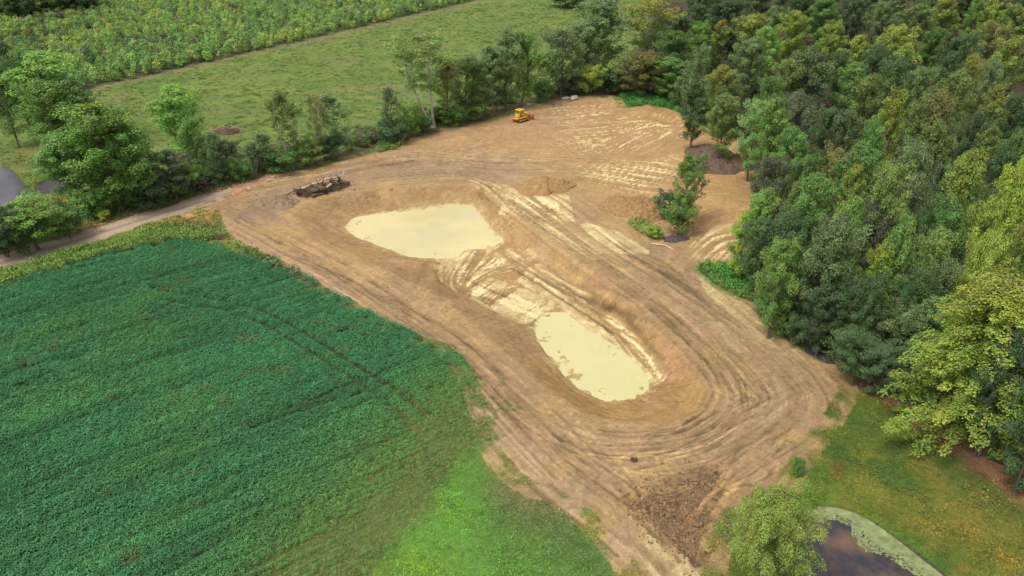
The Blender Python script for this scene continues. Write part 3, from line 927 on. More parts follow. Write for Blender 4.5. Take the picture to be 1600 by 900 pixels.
def make_tree(kind, seed, Ht, Wd, base=0.2, limbs=30, leaf=0.34, per=60, clump=0.95, density=1.0, up=0.45, trunk_r=0.2, stems=1, bark=None, droop=0.0, stretch=.3):
    rg = np.random.default_rng(seed)
    tb = MB()
    LC, LN, LS, LV, LT, LH = [], [], [], [], [], []
    R = Wd / 2
    spines = []
    for s in range(stems):
        a = rg.uniform(0, 6.28)
        lean = (0.0 if stems == 1 else 0.14) * Ht
        top = np.array([math.cos(a) * lean + rg.normal(0, .03) * Ht, math.sin(a) * lean + rg.normal(0, .03) * Ht, Ht * (0.92 if s == 0 else rg.uniform(.7, .9))])
        b0 = np.array([math.cos(a) * .02 * Ht * (stems > 1), math.sin(a) * .02 * Ht * (stems > 1), -0.4])
        mid = (b0 + top) / 2 + np.array([rg.normal(0, .03) * Ht, rg.normal(0, .03) * Ht, 0])
        sp = spline([b0, mid, top], 8)
        spines.append(sp)
        rad = trunk_r * (1 if s == 0 else .7)
        tb.tube(sp, np.linspace(rad, rad * 0.12, 8), 6)
        tb.tube([sp[0], sp[0] + (sp[1] - sp[0]) * .45], [rad * 1.7, rad * .98], 6)
    for i in range(limbs):
        t = ((i + rg.uniform(.2, .8)) / limbs) ** 0.85
        sp = spines[i % stems]
        z0 = Ht * (base + (0.93 - base) * t)
        o = np.array([np.interp(z0 * 0.93, sp[:, 2], sp[:, k]) for k in range(3)])
        a = i * 2.399963 + rg.uniform(-.5, .5)
        rr = R * float(crown_profile(kind, t)) * rg.uniform(.72, 1.12)
        dz = up * rr * rg.uniform(.25, 1.5) * (1 - droop)
        tip = np.array([o[0] * .4 + math.cos(a) * rr, o[1] * .4 + math.sin(a) * rr, min(o[2] + dz, Ht * 0.97)])
        mid = (o + tip) / 2 + np.array([0, 0, .12 * rr])
        q = spline([o, mid, tip], 5)
        lr = max(0.02, trunk_r * 0.32 * (1 - 0.6 * t))
        tb.tube(q, np.linspace(lr, 0.012, 5), 4, False)
        for f in ((0.55, 1.0) if rr < 1.2 else (0.4, 0.72, 1.0)):
            if rg.random() > density + 0.15:
                continue
            c = q[0] + (tip - q[0]) * f + np.array([rg.normal(0, .25), rg.normal(0, .25), rg.normal(0.05, .2)]) * clump
            c = c + np.array([0, 0, .12 * rr * math.sin(math.pi * f)])
            cr = clump * rg.uniform(.65, 1.25) * (1.0 if f > .5 else .85)
            n = int(per * density * rg.uniform(.7, 1.3) * (cr / clump) ** 2)
            dvec = rg.standard_normal((n, 3))
            dvec /= np.linalg.norm(dvec, axis=1)[:, None]
            dvec[:, 2] = np.abs(dvec[:, 2]) * np.where(rg.random(n) < .72, 1, -1)
            rad = cr * rg.uniform(.35, 1.0, n) ** .6
            ax = tip - o
            ax = ax / (np.linalg.norm(ax) + 1e-6)
            off = dvec * rad[:, None] * np.array([.85, .85, .78])
            along = off @ ax
            off = off + np.outer(along * stretch, ax)
            off *= (1 - .45 * np.clip(along / cr, 0, 1) * (stretch > .3))[:, None] * .5 + .5
            p = c + off
            if droop:
                e = np.linalg.norm((p - c)[:, :2], axis=1)
                p[:, 2] -= droop * e * 1.1
            LC.append(p)
            LN.append(dvec * .7 + np.array([0, 0, .75]) + rg.standard_normal((n, 3)) * .38)
            LS.append(leaf * rg.uniform(.65, 1.3, n))
            cv = rg.uniform(.72, 1.2)
            LV.append(np.clip(cv * rg.normal(1.0, .16, n), .35, 1.7))
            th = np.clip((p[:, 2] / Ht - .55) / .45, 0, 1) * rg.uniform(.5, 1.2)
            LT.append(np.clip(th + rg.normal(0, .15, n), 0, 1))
            LH.append(np.clip(.5 + rg.normal(0, .012) + rg.normal(0, .008, n), .44, .56))
    C = np.vstack(LC)
    cm = leaf_mesh("crown", C, np.vstack(LN), np.concatenate(LS), np.concatenate(LV), np.concatenate(LT), np.concatenate(LH), M_LEAF, 0.6, seed)
    tm = tb.mesh("trunk", bark or M_BARK)
    lo, hi = np.percentile(C, 1, axis=0), np.percentile(C, 99, axis=0)
    return dict(crown=cm, trunk=tm, H=float(hi[2]), W=float((hi[0] - lo[0] + hi[1] - lo[1]) / 2))

PROTO = {
    'oval': [make_tree('oval', s, 14, 6.8, .08, 60, .24, 120, .80, up=1.0, trunk_r=.2) for s in (1, 2, 3)],
    'poplar': [make_tree('poplar', s, 15, 5.2, .08, 58, .24, 110, .72, up=1.2, trunk_r=.2) for s in (4, 5, 6)],
    'round': [make_tree('oval', s, 13.5, 8.6, .08, 66, .25, 125, .90, up=.9, trunk_r=.25, stems=2) for s in (7, 8, 9)],
    'loose': [make_tree('oval', s, 13, 6.4, .1, 54, .24, 96, .72, density=.8, up=1.1, trunk_r=.16) for s in (10, 11)],
    'open': [make_tree('open', s, 17, 9.5, .36, 56, .27, 84, .8, density=.75, up=1.0, trunk_r=.17, stems=2, bark=M_PALE) for s in (12, 13)],
    'thin': [make_tree('poplar', s, 11, 4.4, .1, 40, .25, 70, .6, density=.8, up=1.1, trunk_r=.08, stems=2, bark=M_PALE) for s in (14, 15)],
    'bush': [make_tree('round', s, 3.4, 4.0, .03, 30, .20, 90, .58, up=.6, trunk_r=.06, stems=3) for s in (16, 17, 18)],
    'near': [make_tree('near', s, 17, 10.5, .03, 170, .17, 170, .60, up=.3, trunk_r=.22, droop=.55, stretch=1.1) for s in (19,)],
    'willow': [make_tree('round', s, 9, 7.4, .06, 90, .15, 220, .72, up=.8, trunk_r=.14, stems=3, droop=.45, stretch=1.0) for s in (20,)],
    'sapling': [make_tree('poplar', s, 6, 3.4, .04, 26, .22, 60, .5, up=.6, trunk_r=.08, density=.85) for s in (21, 22)],
}

PAL = {  # leaf colours: name -> (srgb at the lit top, gold share)
    'dark green': ((78, 102, 58), 0), 'grey-green': ((104, 124, 76), 0), 'mid green': ((98, 128, 62), 0), 'bright green': ((114, 146, 66), 0.08),
    'yellow-green': ((134, 154, 66), 0.4), 'olive green': ((110, 130, 66), 0.08), 'golden-topped': ((120, 140, 66), 0.75), 'russet olive': ((120, 124, 70), 0.3),
    'dusky grey': ((94, 100, 74), 0), 'bluish dark green': ((76, 98, 60), 0), 'lemon yellow': ((136, 154, 60), 0.5), 'pale green': ((114, 140, 80), 0.0), 'light olive': ((130, 146, 66), 0.1),
}
LEAF_GAIN = 1.65
TREES = []
def place_tree(kind, colour, base=None, top=None, h=None, w=60, label=None, cat="tree", group=None, name=None, var=None, desc=None):
    """base: ground point in the survey and top row, or top: crown top and height h; w: crown width in survey pixels"""
    if base is not None:
        bx, by, ty = base
        X0, Y0 = G(bx, by)
        v = (450 - ty) / FPX
        t = Y0 / (CP + v * SP)
        hh = CAM_H + t * (-SP + v * CP)
        dep = depth_at(bx, (by + ty) / 2, hh / 2)
        sx = bx
    else:
        tx, ty = top
        hh = h
        X0, Y0 = G(tx, ty, hh)
        dep = depth_at(tx, ty, hh)
        sx = tx
    ww = w / FPX * dep
    p = PROTO[kind]
    p = p[(len(TREES) if var is None else var) % len(p)]
    rz = random.uniform(0, 6.28)
    e = bpy.data.objects.new(name or ("shrub" if kind == 'bush' else "tree"), None)
    COL.objects.link(e)
    e.location = (X0, Y0, zat(X0, Y0))
    e.rotation_euler = (random.gauss(0, .035), random.gauss(0, .035), rz)
    s = ww / p['W']
    an = random.uniform(.9, 1.12)
    e.scale = (s * an, s / an, hh / p['H'])
    tr = link("trunk", p['trunk'], e)
    cr = link("crown", p['crown'], e)
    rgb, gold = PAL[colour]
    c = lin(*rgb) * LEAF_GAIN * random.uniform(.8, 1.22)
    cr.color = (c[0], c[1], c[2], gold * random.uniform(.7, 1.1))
    tag(e, label, cat, group)
    TREES.append(dict(o=e, sx=sx, kind=kind, colour=colour, hh=hh, ww=ww, label=label, desc=desc, X=X0, Y=Y0))
    return e

SHAPE = {'oval': 'oval', 'poplar': 'slender', 'round': 'broad', 'loose': 'loose-leaved', 'open': 'open-crowned', 'thin': 'wispy', 'bush': 'bushy', 'near': 'large', 'willow': 'drooping', 'sapling': 'young'}

# ---- trees of the right-hand woods: crown top (px, py), height, width, kind, colour
WOODS = [
    (1246, 19, 15, 48, 'oval', 'yellow-green'), (1310, 34, 15, 44, 'oval', 'yellow-green'), (1345, 56, 15, 42, 'poplar', 'yellow-green'), (1407, 39, 16, 66, 'round', 'golden-topped'),
    (1463, 45, 15, 40, 'poplar', 'mid green'), (1437, 8, 15, 46, 'oval', 'olive green'), (1385, 2, 15, 52, 'round', 'grey-green'), (1485, -4, 16, 42, 'oval', 'golden-topped'),
    (1528, -6, 17, 30, 'poplar', 'bright green'), (1558, -4, 17, 34, 'poplar', 'yellow-green'), (1580, 60, 16, 48, 'oval', 'golden-topped'), (1530, 88, 16, 36, 'oval', 'golden-topped'),
    (1508, 112, 15, 48, 'oval', 'olive green'), (1450, 106, 15, 52, 'round', 'pale green'), (1400, 141, 17, 46, 'poplar', 'lemon yellow'), (1358, 122, 15, 56, 'oval', 'olive green'),
    (1457, 142, 15, 68, 'round', 'russet olive'), (1275, 76, 16, 66, 'oval', 'grey-green'), (1235, 92, 14, 52, 'oval', 'olive green'), (1203, 44, 14, 48, 'oval', 'bright green'),
    (1218, 160, 15, 52, 'poplar', 'bright green'), (1562, 138, 16, 42, 'poplar', 'golden-topped'), (1515, 52, 15, 62, 'round', 'dark green'), (1412, 94, 14, 48, 'oval', 'dark green'),
    (1215, 10, 15, 52, 'round', 'grey-green'), (1293, -4, 15, 48, 'oval', 'mid green'), (1340, 100, 13, 46, 'oval', 'mid green'), (1555, 34, 15, 54, 'round', 'russet olive'),
    (1592, 8, 15, 50, 'oval', 'olive green'), (1355, 226, 14, 62, 'oval', 'mid green'), (1432, 220, 14, 62, 'round', 'grey-green'), (1520, 236, 17, 60, 'poplar', 'yellow-green'),
    (1598, 256, 17, 60, 'oval', 'lemon yellow'), (1400, 262, 15, 74, 'round', 'olive green'), (1338, 256, 12, 40, 'poplar', 'yellow-green'), (1278, 276, 14, 60, 'oval', 'mid green'),
    (1243, 290, 12, 46, 'oval', 'olive green'), (1220, 246, 12, 58, 'round', 'dusky grey'), (1343, 310, 14, 46, 'poplar', 'bright green'), (1310, 343, 14, 84, 'oval', 'grey-green'),
    (1424, 340, 15, 48, 'poplar', 'bright green'), (1388, 383, 12, 50, 'oval', 'lemon yellow'), (1230, 380, 11, 72, 'round', 'bright green'), (1508, 322, 14, 66, 'oval', 'mid green'),
    (1548, 316, 15, 56, 'oval', 'yellow-green'), (1548, 364, 15, 64, 'round', 'yellow-green'), (1592, 343, 16, 50, 'oval', 'golden-topped'), (1470, 366, 13, 56, 'oval', 'olive green'),
    (1490, 412, 12, 56, 'loose', 'grey-green'), (1195, 300, 12, 46, 'poplar', 'bright green'), (1240, 332, 11, 56, 'oval', 'bluish dark green'), (1187, 158, 13, 58, 'oval', 'pale green'),
    (1095, 74, 15, 42, 'thin', 'grey-green'), (1135, 104, 13, 52, 'oval', 'golden-topped'), (1175, 60, 14, 54, 'oval', 'grey-green'), (1100, 36, 14, 42, 'oval', 'bright green'),
    (1126, 33, 14, 32, 'poplar', 'golden-topped'), (1175, 24, 15, 58, 'oval', 'golden-topped'), (1150, 0, 15, 74, 'round', 'bluish dark green'), (1060, 22, 12, 46, 'round', 'bluish dark green'),
    (1055, 50, 13, 58, 'oval', 'mid green'), (1100, -8, 14, 44, 'oval', 'dark green'), (1255, -8, 15, 46, 'oval', 'dark green'), (1340, -8, 15, 56, 'round', 'bluish dark green'),
    (1300, 170, 13, 58, 'round', 'dark green'), (1260, 150, 13, 60, 'round', 'dusky grey'), (1330, 175, 13, 46, 'oval', 'grey-green'), (1370, 188, 14, 46, 'oval', 'mid green'),
    (1470, 190, 13, 52, 'oval', 'olive green'), (1520, 178, 13, 54, 'round', 'dark green'), (1590, 150, 14, 50, 'oval', 'dark green'), (1440, 165, 13, 46, 'loose', 'olive green'),
    (1310, 228, 12, 52, 'loose', 'russet olive'), (1480, 262, 13, 54, 'round', 'bluish dark green'), (1565, 230, 14, 56, 'round', 'dark green'), (1575, 290, 13, 52, 'oval', 'olive green'),
    (1460, 312, 13, 54, 'round', 'dark green'), (1375, 320, 11, 54, 'round', 'dusky grey'), (1260, 420, 8, 60, 'round', 'bluish dark green'), (1345, 440, 9, 66, 'round', 'dark green'),
    (1300, 450, 8, 60, 'oval', 'bluish dark green'), (1375, 430, 10, 58, 'round', 'dark green'), (1430, 420, 11, 58, 'round', 'dark green'), (1465, 470, 9, 64, 'loose', 'pale green'),
    (1425, 478, 8, 74, 'round', 'grey-green'), (1540, 430, 12, 60, 'oval', 'dark green'), (1590, 450, 14, 74, 'oval', 'olive green'), (1600, 520, 12, 80, 'round', 'bluish dark green'),
    (1395, 540, 5.5, 66, 'round', 'bluish dark green'), (1350, 515, 6, 66, 'round', 'dark green'), (1640, 640, 8, 90, 'round', 'dark green'),
    (1240, 200, 12, 56, 'oval', 'mid green'), (1145, 150, 12, 52, 'oval', 'olive green'), (1090, 130, 12, 46, 'poplar', 'dark green'),
     (1270, 240, 12, 52, 'round', 'mid green'), (1195, 345, 10, 50, 'oval', 'dark green'),
    (1170, 335, 9, 40, 'poplar', 'yellow-green'), (1285, 372, 11, 60, 'oval', 'mid green'), (1650, 60, 15, 60, 'oval', 'mid green'), (1660, 160, 15, 70, 'round', 'olive green'),
    (1670, 260, 15, 70, 'oval', 'dark green'), (1690, 380, 14, 80, 'round', 'mid green'), (1680, 520, 12, 90, 'round', 'olive green'),
    (1130, -22, 15, 60, 'round', 'dark green'), (1190, -26, 15, 60, 'oval', 'grey-green'), (1240, -24, 15, 60, 'round', 'bluish dark green'), (1300, -30, 15, 60, 'oval', 'olive green'), (1360, -26, 15, 60, 'round', 'dark green'), (1410, -30, 15, 60, 'oval', 'grey-green'), (1460, -28, 15, 60, 'round', 'mid green'), (1515, -32, 15, 60, 'oval', 'dark green'), (1575, -28, 15, 60, 'round', 'olive green'), (1630, -24, 15, 60, 'oval', 'dark green'), (1640, 10, 15, 60, 'round', 'grey-green'),
    (1555, 95, 14, 46, 'round', 'grey-green'), (1490, 80, 14, 46, 'loose', 'dark green'), (1380, 75, 14, 48, 'round', 'dark green'), (1320, 80, 13, 44, 'round', 'dark green'),
    (1205, 120, 13, 46, 'round', 'mid green'), (1545, 200, 14, 46, 'poplar', 'olive green'), (1600, 205, 15, 50, 'oval', 'mid green'), (1500, 280, 12, 50, 'loose', 'mid green'),
]
for (tx, ty, h, w, kd, cl) in WOODS:
    place_tree(kd, cl, top=(tx, ty), h=h * 1.06, w=w * .92, group="trees of the woods beside the clearing")
place_tree('near', 'lemon yellow', base=(1506, 680, 440), w=200, label="large yellow-green tree with drooping boughs at the near edge of the woods")

# ---- tree row and hedge between meadow and site: base px, base py, top py, width
ROW = [
    (46, 195, 70, 42, 'poplar', 'bluish dark green', "dark slender tree standing in the meadow left of the pale leafy clump"),
    (12, 178, 92, 60, 'oval', 'dark green', "dark green tree at the photo's left edge beside the slender dark tree"),
    (108, 228, 84, 96, 'oval', 'bright green', "tall light green leafy tree in front of the young thicket's left end"),
    (70, 215, 82, 60, 'oval', 'mid green', "mid green tree between the slender dark tree and the tall light one"),
    (140, 236, 118, 66, 'oval', 'pale green', "pale green tree right of the tall light one near the thicket corner"),
    (128, 318, 208, 84, 'oval', 'mid green', "bushy mid green tree over the brown puddle left of the big track-side tree"),
    (192, 328, 165, 116, 'oval', 'bright green', "biggest leafy tree on the track side, tall and full to the ground"),
    (225, 322, 196, 76, 'oval', 'mid green', "mid green tree pressed against the biggest leafy track-side tree"),
    (300, 258, 132, 72, 'oval', 'bright green', "bright green oval tree with clear meadow grass on its right"),
    (276, 312, 236, 64, 'loose', 'dusky grey', "brownish half-bare shrubby tree right of the biggest track-side tree"),
    (345, 292, 212, 40, 'loose', 'dark green', "small dark tree by the track below the brush heap in the meadow"),
    (398, 276, 226, 28, 'thin', 'bluish dark green', "left one of two small dark trees at the track bend"),
    (418, 272, 212, 26, 'thin', 'bluish dark green', "right one of two small dark trees at the track bend"),
    (462, 264, 138, 46, 'thin', 'olive green', "tall wispy see-through tree with olive leaves beside the track"),
    (502, 252, 150, 30, 'thin', 'russet olive', "thin rusty-stemmed tree between two wispy trees beside the track"),
    (530, 244, 148, 44, 'thin', 'grey-green', "grey-green wispy tree leaning over the track behind the stump pile"),
    (615, 222, 138, 28, 'thin', 'bluish dark green', "thin dark sapling left of the bright round bush by the clearing corner"),
    (643, 214, 160, 36, 'bush', 'bright green', "bright green rounded bush at the clearing corner under the tall bare-trunked tree"),
    (681, 200, 52, 88, 'open', 'olive green', "tallest open-crowned tree of the row with pale bare double trunk"),
    (726, 187, 88, 52, 'loose', 'mid green', "mid green loose tree next to the tallest open-crowned tree"),
    (758, 180, 72, 48, 'loose', 'grey-green', "grey-green tree between the mid green one and the pair by the bulldozer"),
    (790, 172, 46, 46, 'poplar', 'grey-green', "tall grey-green tree left of the yellow-tipped one behind the bulldozer"),
    (812, 168, 50, 48, 'oval', 'bright green', "bright green tree with yellow tips right behind the bulldozer"),
    (876, 150, 46, 62, 'loose', 'grey-green', "sparse greyish tree with thin pale stems right of the bulldozer"),
    (908, 140, 34, 50, 'oval', 'grey-green', "rounded grey-green tree just left of the tall grey tree at the clearing top"),
    (938, 132, -2, 78, 'oval', 'grey-green', "tallest grey-green tree at the top of the clearing left of the golden tree"),
    (1003, 124, -4, 84, 'open', 'golden-topped', "golden-crowned tall tree with pale trunk at the top of the clearing"),
    (922, 148, 102, 40, 'bush', 'yellow-green', "yellow-green bush below the tall grey-green tree at the clearing top"),
    (1000, 152, 84, 74, 'round', 'russet olive', "brownish olive broad tree below the golden-crowned one"),
    (1040, 158, 92, 60, 'oval', 'mid green', "mid green tree over the weed bank at the clearing top"),
    (96, 248, 128, 70, 'oval', 'bright green', "light green tree in front of the tall light one, over the meadow's left end"),
    (165, 300, 190, 64, 'oval', 'mid green', "green tree filling the gap behind the biggest track-side tree's left shoulder"),
    (30, 230, 120, 46, 'loose', 'mid green', "loose green tree in front of the two dark trees at the photo's left edge"),
    (318, 285, 180, 44, 'loose', 'mid green', "slim green tree against the right side of the bright oval tree"),
    (700, 193, 96, 46, 'loose', 'russet olive', "olive-brown loose tree touching the tallest open-crowned tree on its right"),
    (744, 183, 96, 40, 'loose', 'mid green', "small green tree between the two loose trees left of the bulldozer"),
    (776, 176, 84, 40, 'loose', 'bluish dark green', "dark loose tree just left of the tall pair behind the bulldozer"),
    (856, 156, 78, 44, 'thin', 'mid green', "wispy green tree right of the yellow-tipped one behind the bulldozer"),
    (64, 390, 314, 88, 'round', 'bright green', "big bright green bushy tree by the track below the left pond"),
    (8, 402, 325, 74, 'round', 'dark green', "dark bushy tree at the left edge beside the track"),
]
for (bx, by, ty, w, kd, cl, lb) in ROW:
    place_tree(kd, cl, base=(bx, by, ty), w=w, label=lb, cat="bush" if kd == 'bush' else "tree", group="trees and bushes of the hedge row")
SHRUBS = [
    (40, 398, 352, 60, 'dark green', "low dark bush on the track verge between the two big left bushes"),
    (110, 372, 330, 50, 'mid green', "low green bush on the track verge right of the big bright bush"),
    (166, 345, 330, 18, 'lemon yellow', "small yellow bush on the track verge below the biggest leafy tree"),
    (150, 340, 300, 50, 'mid green', "green bush under the left side of the biggest track-side tree"),
    (240, 326, 284, 56, 'dark green', "dark bush under the right side of the biggest track-side tree"),
    (290, 306, 262, 60, 'mid green', "green bush below the brownish half-bare tree by the track"),
    (372, 285, 250, 40, 'mid green', "low green bush between the small dark tree and the dark pair"),
    (440, 270, 236, 50, 'mid green', "green bush at the foot of the tall wispy olive tree"),
    (485, 260, 222, 48, 'olive green', "olive bush at the foot of the rusty-stemmed tree"),
    (520, 250, 214, 40, 'dark green', "dark bush at the foot of the grey-green wispy tree by the track"),
    (612, 224, 190, 44, 'dark green', "dark bush at the foot of the thin sapling by the clearing corner"),
    (662, 208, 182, 34, 'dark green', "dark bush right of the bright round bush"),
    (704, 196, 168, 44, 'mid green', "green bush right of the tallest tree's pale trunks"),
    (740, 186, 158, 38, 'olive green', "olive bush between the loose trees left of the bulldozer"),
    (845, 158, 128, 40, 'mid green', "green bush at the clearing edge right of the bulldozer"),
    (895, 148, 118, 40, 'dusky grey', "brownish bush under the sparse greyish tree"),
    (955, 146, 106, 50, 'bluish dark green', "dark bush under the tall grey-green tree at the clearing top"),
    (1075, 172, 122, 52, 'dark green', "dark bush on the right end of the green weed bank"),
    (1108, 196, 150, 50, 'mid green', "green bush above the dark mulch heap"),
    (1196, 492, 452, 44, 'mid green', "green bush at the wood edge right of the grass tongue"),
    (1213, 518, 470, 52, 'mid green', "green bush at the wood edge under the broad bright tree"),
    (1242, 540, 492, 50, 'dark green', "dark bush at the wood edge between the broad bright tree and the brush heap"),
    (1318, 572, 512, 62, 'dark green', "dark bush at the wood edge right of the white scraps"),
    (1362, 590, 530, 60, 'bluish dark green', "dark bush at the wood edge above the start of the reddish path"),
    (1405, 618, 545, 76, 'bluish dark green', "dark bush touching the left side of the large yellow-green tree"),
    (1452, 646, 585, 70, 'mid green', "green bush under the left boughs of the large yellow-green tree"),
    (1508, 682, 622, 72, 'dark green', "dark bush at the foot of the large yellow-green tree"),
    (1562, 712, 640, 80, 'mid green', "green bush by the reddish path right of the large yellow-green tree"),
    (1612, 742, 668, 80, 'dark green', "dark bush by the reddish path at the photo's right edge"),
    (1180, 432, 396, 44, 'dusky grey', "brownish bush at the wood edge above the grass tongue"),
    (1245, 742, 716, 20, 'mid green', "small green bush where the clearing meets the lawn by the willow"),
    (355, 246, 222, 34, 'dusky grey', "grey brushy bush in the meadow below the brush heap"),
    (885, 12, -14, 60, 'dark green', "dark hedge bush in the meadow at the photo's top edge"),
    (1078, 12, -4, 16, 'dark green', "tiny dark bush in the far grass gap left of the woods"),
]
for (bx, by, ty, w, cl, lb) in SHRUBS:
    place_tree('bush', cl, base=(bx, by, ty), w=w, label=lb, cat="bush", group="bushes along the clearing and track")
FAR = [(10, 28, -22, 60, 'bluish dark green'), (55, 30, -20, 66, 'dark green'), (105, 24, -24, 60, 'bluish dark green'), (140, 18, -28, 50, 'dusky grey'), (28, 36, -6, 46, 'dark green'), (-30, 36, -10, 60, 'dark green')]
for i, (bx, by, ty, w, cl) in enumerate(FAR):
    place_tree('round', cl, base=(bx, by, ty), w=w, desc="far", group="dark trees behind the thicket")
# the lone group on the clearing
place_tree('thin', 'grey-green', base=(1082, 347, 238), w=30, label="nearly bare dark-stemmed tree beside the vine-clad tree on the clearing", var=0)
place_tree('poplar', 'bright green', base=(1063, 362, 244), w=36, label="lone vine-clad bright green tree left standing on the bare clearing", var=0)
place_tree('bush', 'bluish dark green', base=(1040, 342, 298), w=36, label="dark bush left of the lone vine-clad tree", cat="bush")
place_tree('bush', 'bright green', base=(1060, 366, 318), w=46, label="bright bush at the foot of the lone vine-clad tree", cat="bush")
place_tree('bush', 'yellow-green', base=(1022, 372, 352), w=26, label="low yellow-green bush on the clearing left of the stone rubble", cat="bush")
place_tree('willow', 'light olive', base=(1200, 925, 782), w=126, label="fine-leaved drooping tree beside the duckweed pond", name="willow_tree")

# labels that tell the trees of the woods apart
ORD = ["", "first", "second", "third", "fourth", "fifth", "sixth", "seventh", "eighth", "ninth", "tenth", "eleventh", "twelfth"]
cls = {}
for t in TREES:
    if t['label'] is None:
        size = "" if t['desc'] == "far" else ("low " if t['hh'] < 10 else "")
        key = ("dark round tree", "behind the thicket") if t['desc'] == "far" else (f"{size}{t['colour']} {SHAPE[t['kind']]} tree", "in the woods")
        cls.setdefault(key, []).append(t)
for (a, b), ts in cls.items():
    ts.sort(key=lambda t: t['sx'])
    n = len(ts)
    for i, t in enumerate(ts):
        t['o']["label"] = f"{a} standing {b}" if n == 1 else f"{a} {b}, {ORD[i + 1]} from the left of {n} such"

# ----------------------------------------------------------------------------- scattered plants (stuff)
def instancer(name, P, rotz, scl, tint, protos, pick=None, tilt=0.0, kind="stuff"):
    me = bpy.data.meshes.new(name)
    n = len(P)
    me.vertices.add(n)
    me.vertices.foreach_set("co", np.ascontiguousarray(P, np.float32).ravel())
    rot = np.zeros((n, 3), np.float32)
    rot[:, 2] = rotz
    if tilt:
        rot[:, :2] = RNG.normal(0, tilt, (n, 2))
    a = me.attributes.new("rot", 'FLOAT_VECTOR', 'POINT'); a.data.foreach_set("vector", rot.ravel())
    sc3 = np.asarray(scl, np.float32)
    if sc3.ndim == 1:
        sc3 = np.repeat(sc3[:, None], 3, 1)
    a = me.attributes.new("scl", 'FLOAT_VECTOR', 'POINT'); a.data.foreach_set("vector", np.ascontiguousarray(sc3).ravel())
    a = me.attributes.new("pick", 'INT', 'POINT'); a.data.foreach_set("value", np.asarray(pick if pick is not None else RNG.integers(0, len(protos), n), np.int32))
    color_attr(me, "tint", np.asarray(tint))
    ob = tag(link(name, me), kind=kind)
    ng = bpy.data.node_groups.new(name, 'GeometryNodeTree')
    ng.interface.new_socket("Geometry", in_out='INPUT', socket_type='NodeSocketGeometry')
    ng.interface.new_socket("Geometry", in_out='OUTPUT', socket_type='NodeSocketGeometry')
    gi, go = ng.nodes.new('NodeGroupInput'), ng.nodes.new('NodeGroupOutput')
    iop = ng.nodes.new('GeometryNodeInstanceOnPoints')
    jn = ng.nodes.new('GeometryNodeJoinGeometry')
    for po in reversed(protos):
        oi = ng.nodes.new('GeometryNodeObjectInfo')
        oi.inputs['Object'].default_value = po
        oi.inputs['As Instance'].default_value = True
        ng.links.new(oi.outputs['Geometry'], jn.inputs[0])
    def na(nm, dt):
        q = ng.nodes.new('GeometryNodeInputNamedAttribute')
        q.data_type = dt
        q.inputs['Name'].default_value = nm
        return q.outputs[0]
    ng.links.new(gi.outputs[0], iop.inputs['Points'])
    ng.links.new(jn.outputs[0], iop.inputs['Instance'])
    iop.inputs['Pick Instance'].default_value = True
    ng.links.new(na("pick", 'INT'), iop.inputs['Instance Index'])
    ng.links.new(na("rot", 'FLOAT_VECTOR'), iop.inputs['Rotation'])
    ng.links.new(na("scl", 'FLOAT_VECTOR'), iop.inputs['Scale'])
    ng.links.new(iop.outputs[0], go.inputs[0])
    md = ob.modifiers.new("scatter", 'NODES')
    md.node_group = ng
    return ob

def proto_obj(name, me):
    return bpy.data.objects.new(name, me)       # not linked: only its copies stand in the scene

def tuft(seed, n, r, h, leaf, aspect=.25, flat=.5):
    rg = np.random.default_rng(seed)
    p = np.stack([rg.normal(0, r * .5, n), rg.normal(0, r * .5, n), rg.uniform(.15, 1, n) * h], 1)
    nn = np.stack([rg.normal(0, 1, n), rg.normal(0, 1, n), np.full(n, flat) + rg.normal(0, .2, n)], 1)
    return leaf_mesh("tuft", p, nn, leaf * rg.uniform(.7, 1.3, n), np.clip(rg.normal(1, .2, n), .5, 1.6), np.zeros(n), np.clip(.5 + rg.normal(0, .01, n), .45, .55), M_ILEAF, aspect, seed)

def soy_plant(seed):
    rg = np.random.default_rng(seed)
    n = 84
    a, r = rg.uniform(0, 6.28, n), np.sqrt(rg.random(n)) * .44
    z = .72 - .5 * (r / .44) ** 2 * rg.uniform(.5, 1.1, n) + rg.normal(0, .05, n)
    p = np.stack([r * np.cos(a), r * np.sin(a), z], 1)
    nn = np.stack([np.cos(a) * r * 1.4, np.sin(a) * r * 1.4, np.ones(n)], 1) + rg.normal(0, .35, (n, 3))
    return leaf_mesh("soy_plant", p, nn, rg.uniform(.08, .15, n), np.clip(rg.normal(1, .2, n), .5, 1.6), np.zeros(n), np.clip(.5 + rg.normal(0, .008, n), .45, .55), M_ILEAF, .75, seed)

def scatter(P, n, seed):
    rg = np.random.default_rng(seed)
    lo, hi = P.min(0), P.max(0)
    x, y = rg.uniform(lo[0], hi[0], n), rg.uniform(lo[1], hi[1], n)
    k = inside(x, y, P)
    return x[k], y[k]

def in_view(x, y, m=1.12):
    return (y > 30) & (np.abs(x) < m * (16.5 + .654 * np.maximum(y, 15)))

# soybean crop in drilled rows
a0, a1 = np.array(G(400, 882)), np.array(G(615, 775))
rd = (a1 - a0) / np.linalg.norm(a1 - a0)
rn = np.array([-rd[1], rd[0]])
u = np.arange(-160, 160, .30)
v = np.arange(-160, 160, .50)
UU, VVv = np.meshgrid(u, v)
UU = UU + RNG.uniform(-.12, .12, UU.shape)
VVv = VVv + RNG.normal(0, .035, VVv.shape)
sx = (a0[0] + UU * rd[0] + VVv * rn[0]).ravel()
sy = (a0[1] + UU * rd[1] + VVv * rn[1]).ravel()
su, sv = UU.ravel(), VVv.ravel()
k = in_view(sx, sy) & (sy < 125)
sx, sy, su, sv = sx[k], sy[k], su[k], sv[k]
dd = sdf(sx, sy, SOY, 8) + .5 * fbm(sx / 1.6, sy / 1.6, 31, 4)
k = dd < 4.5
sx, sy, su, sv, dd = sx[k], sy[k], su[k], sv[k], dd[k]
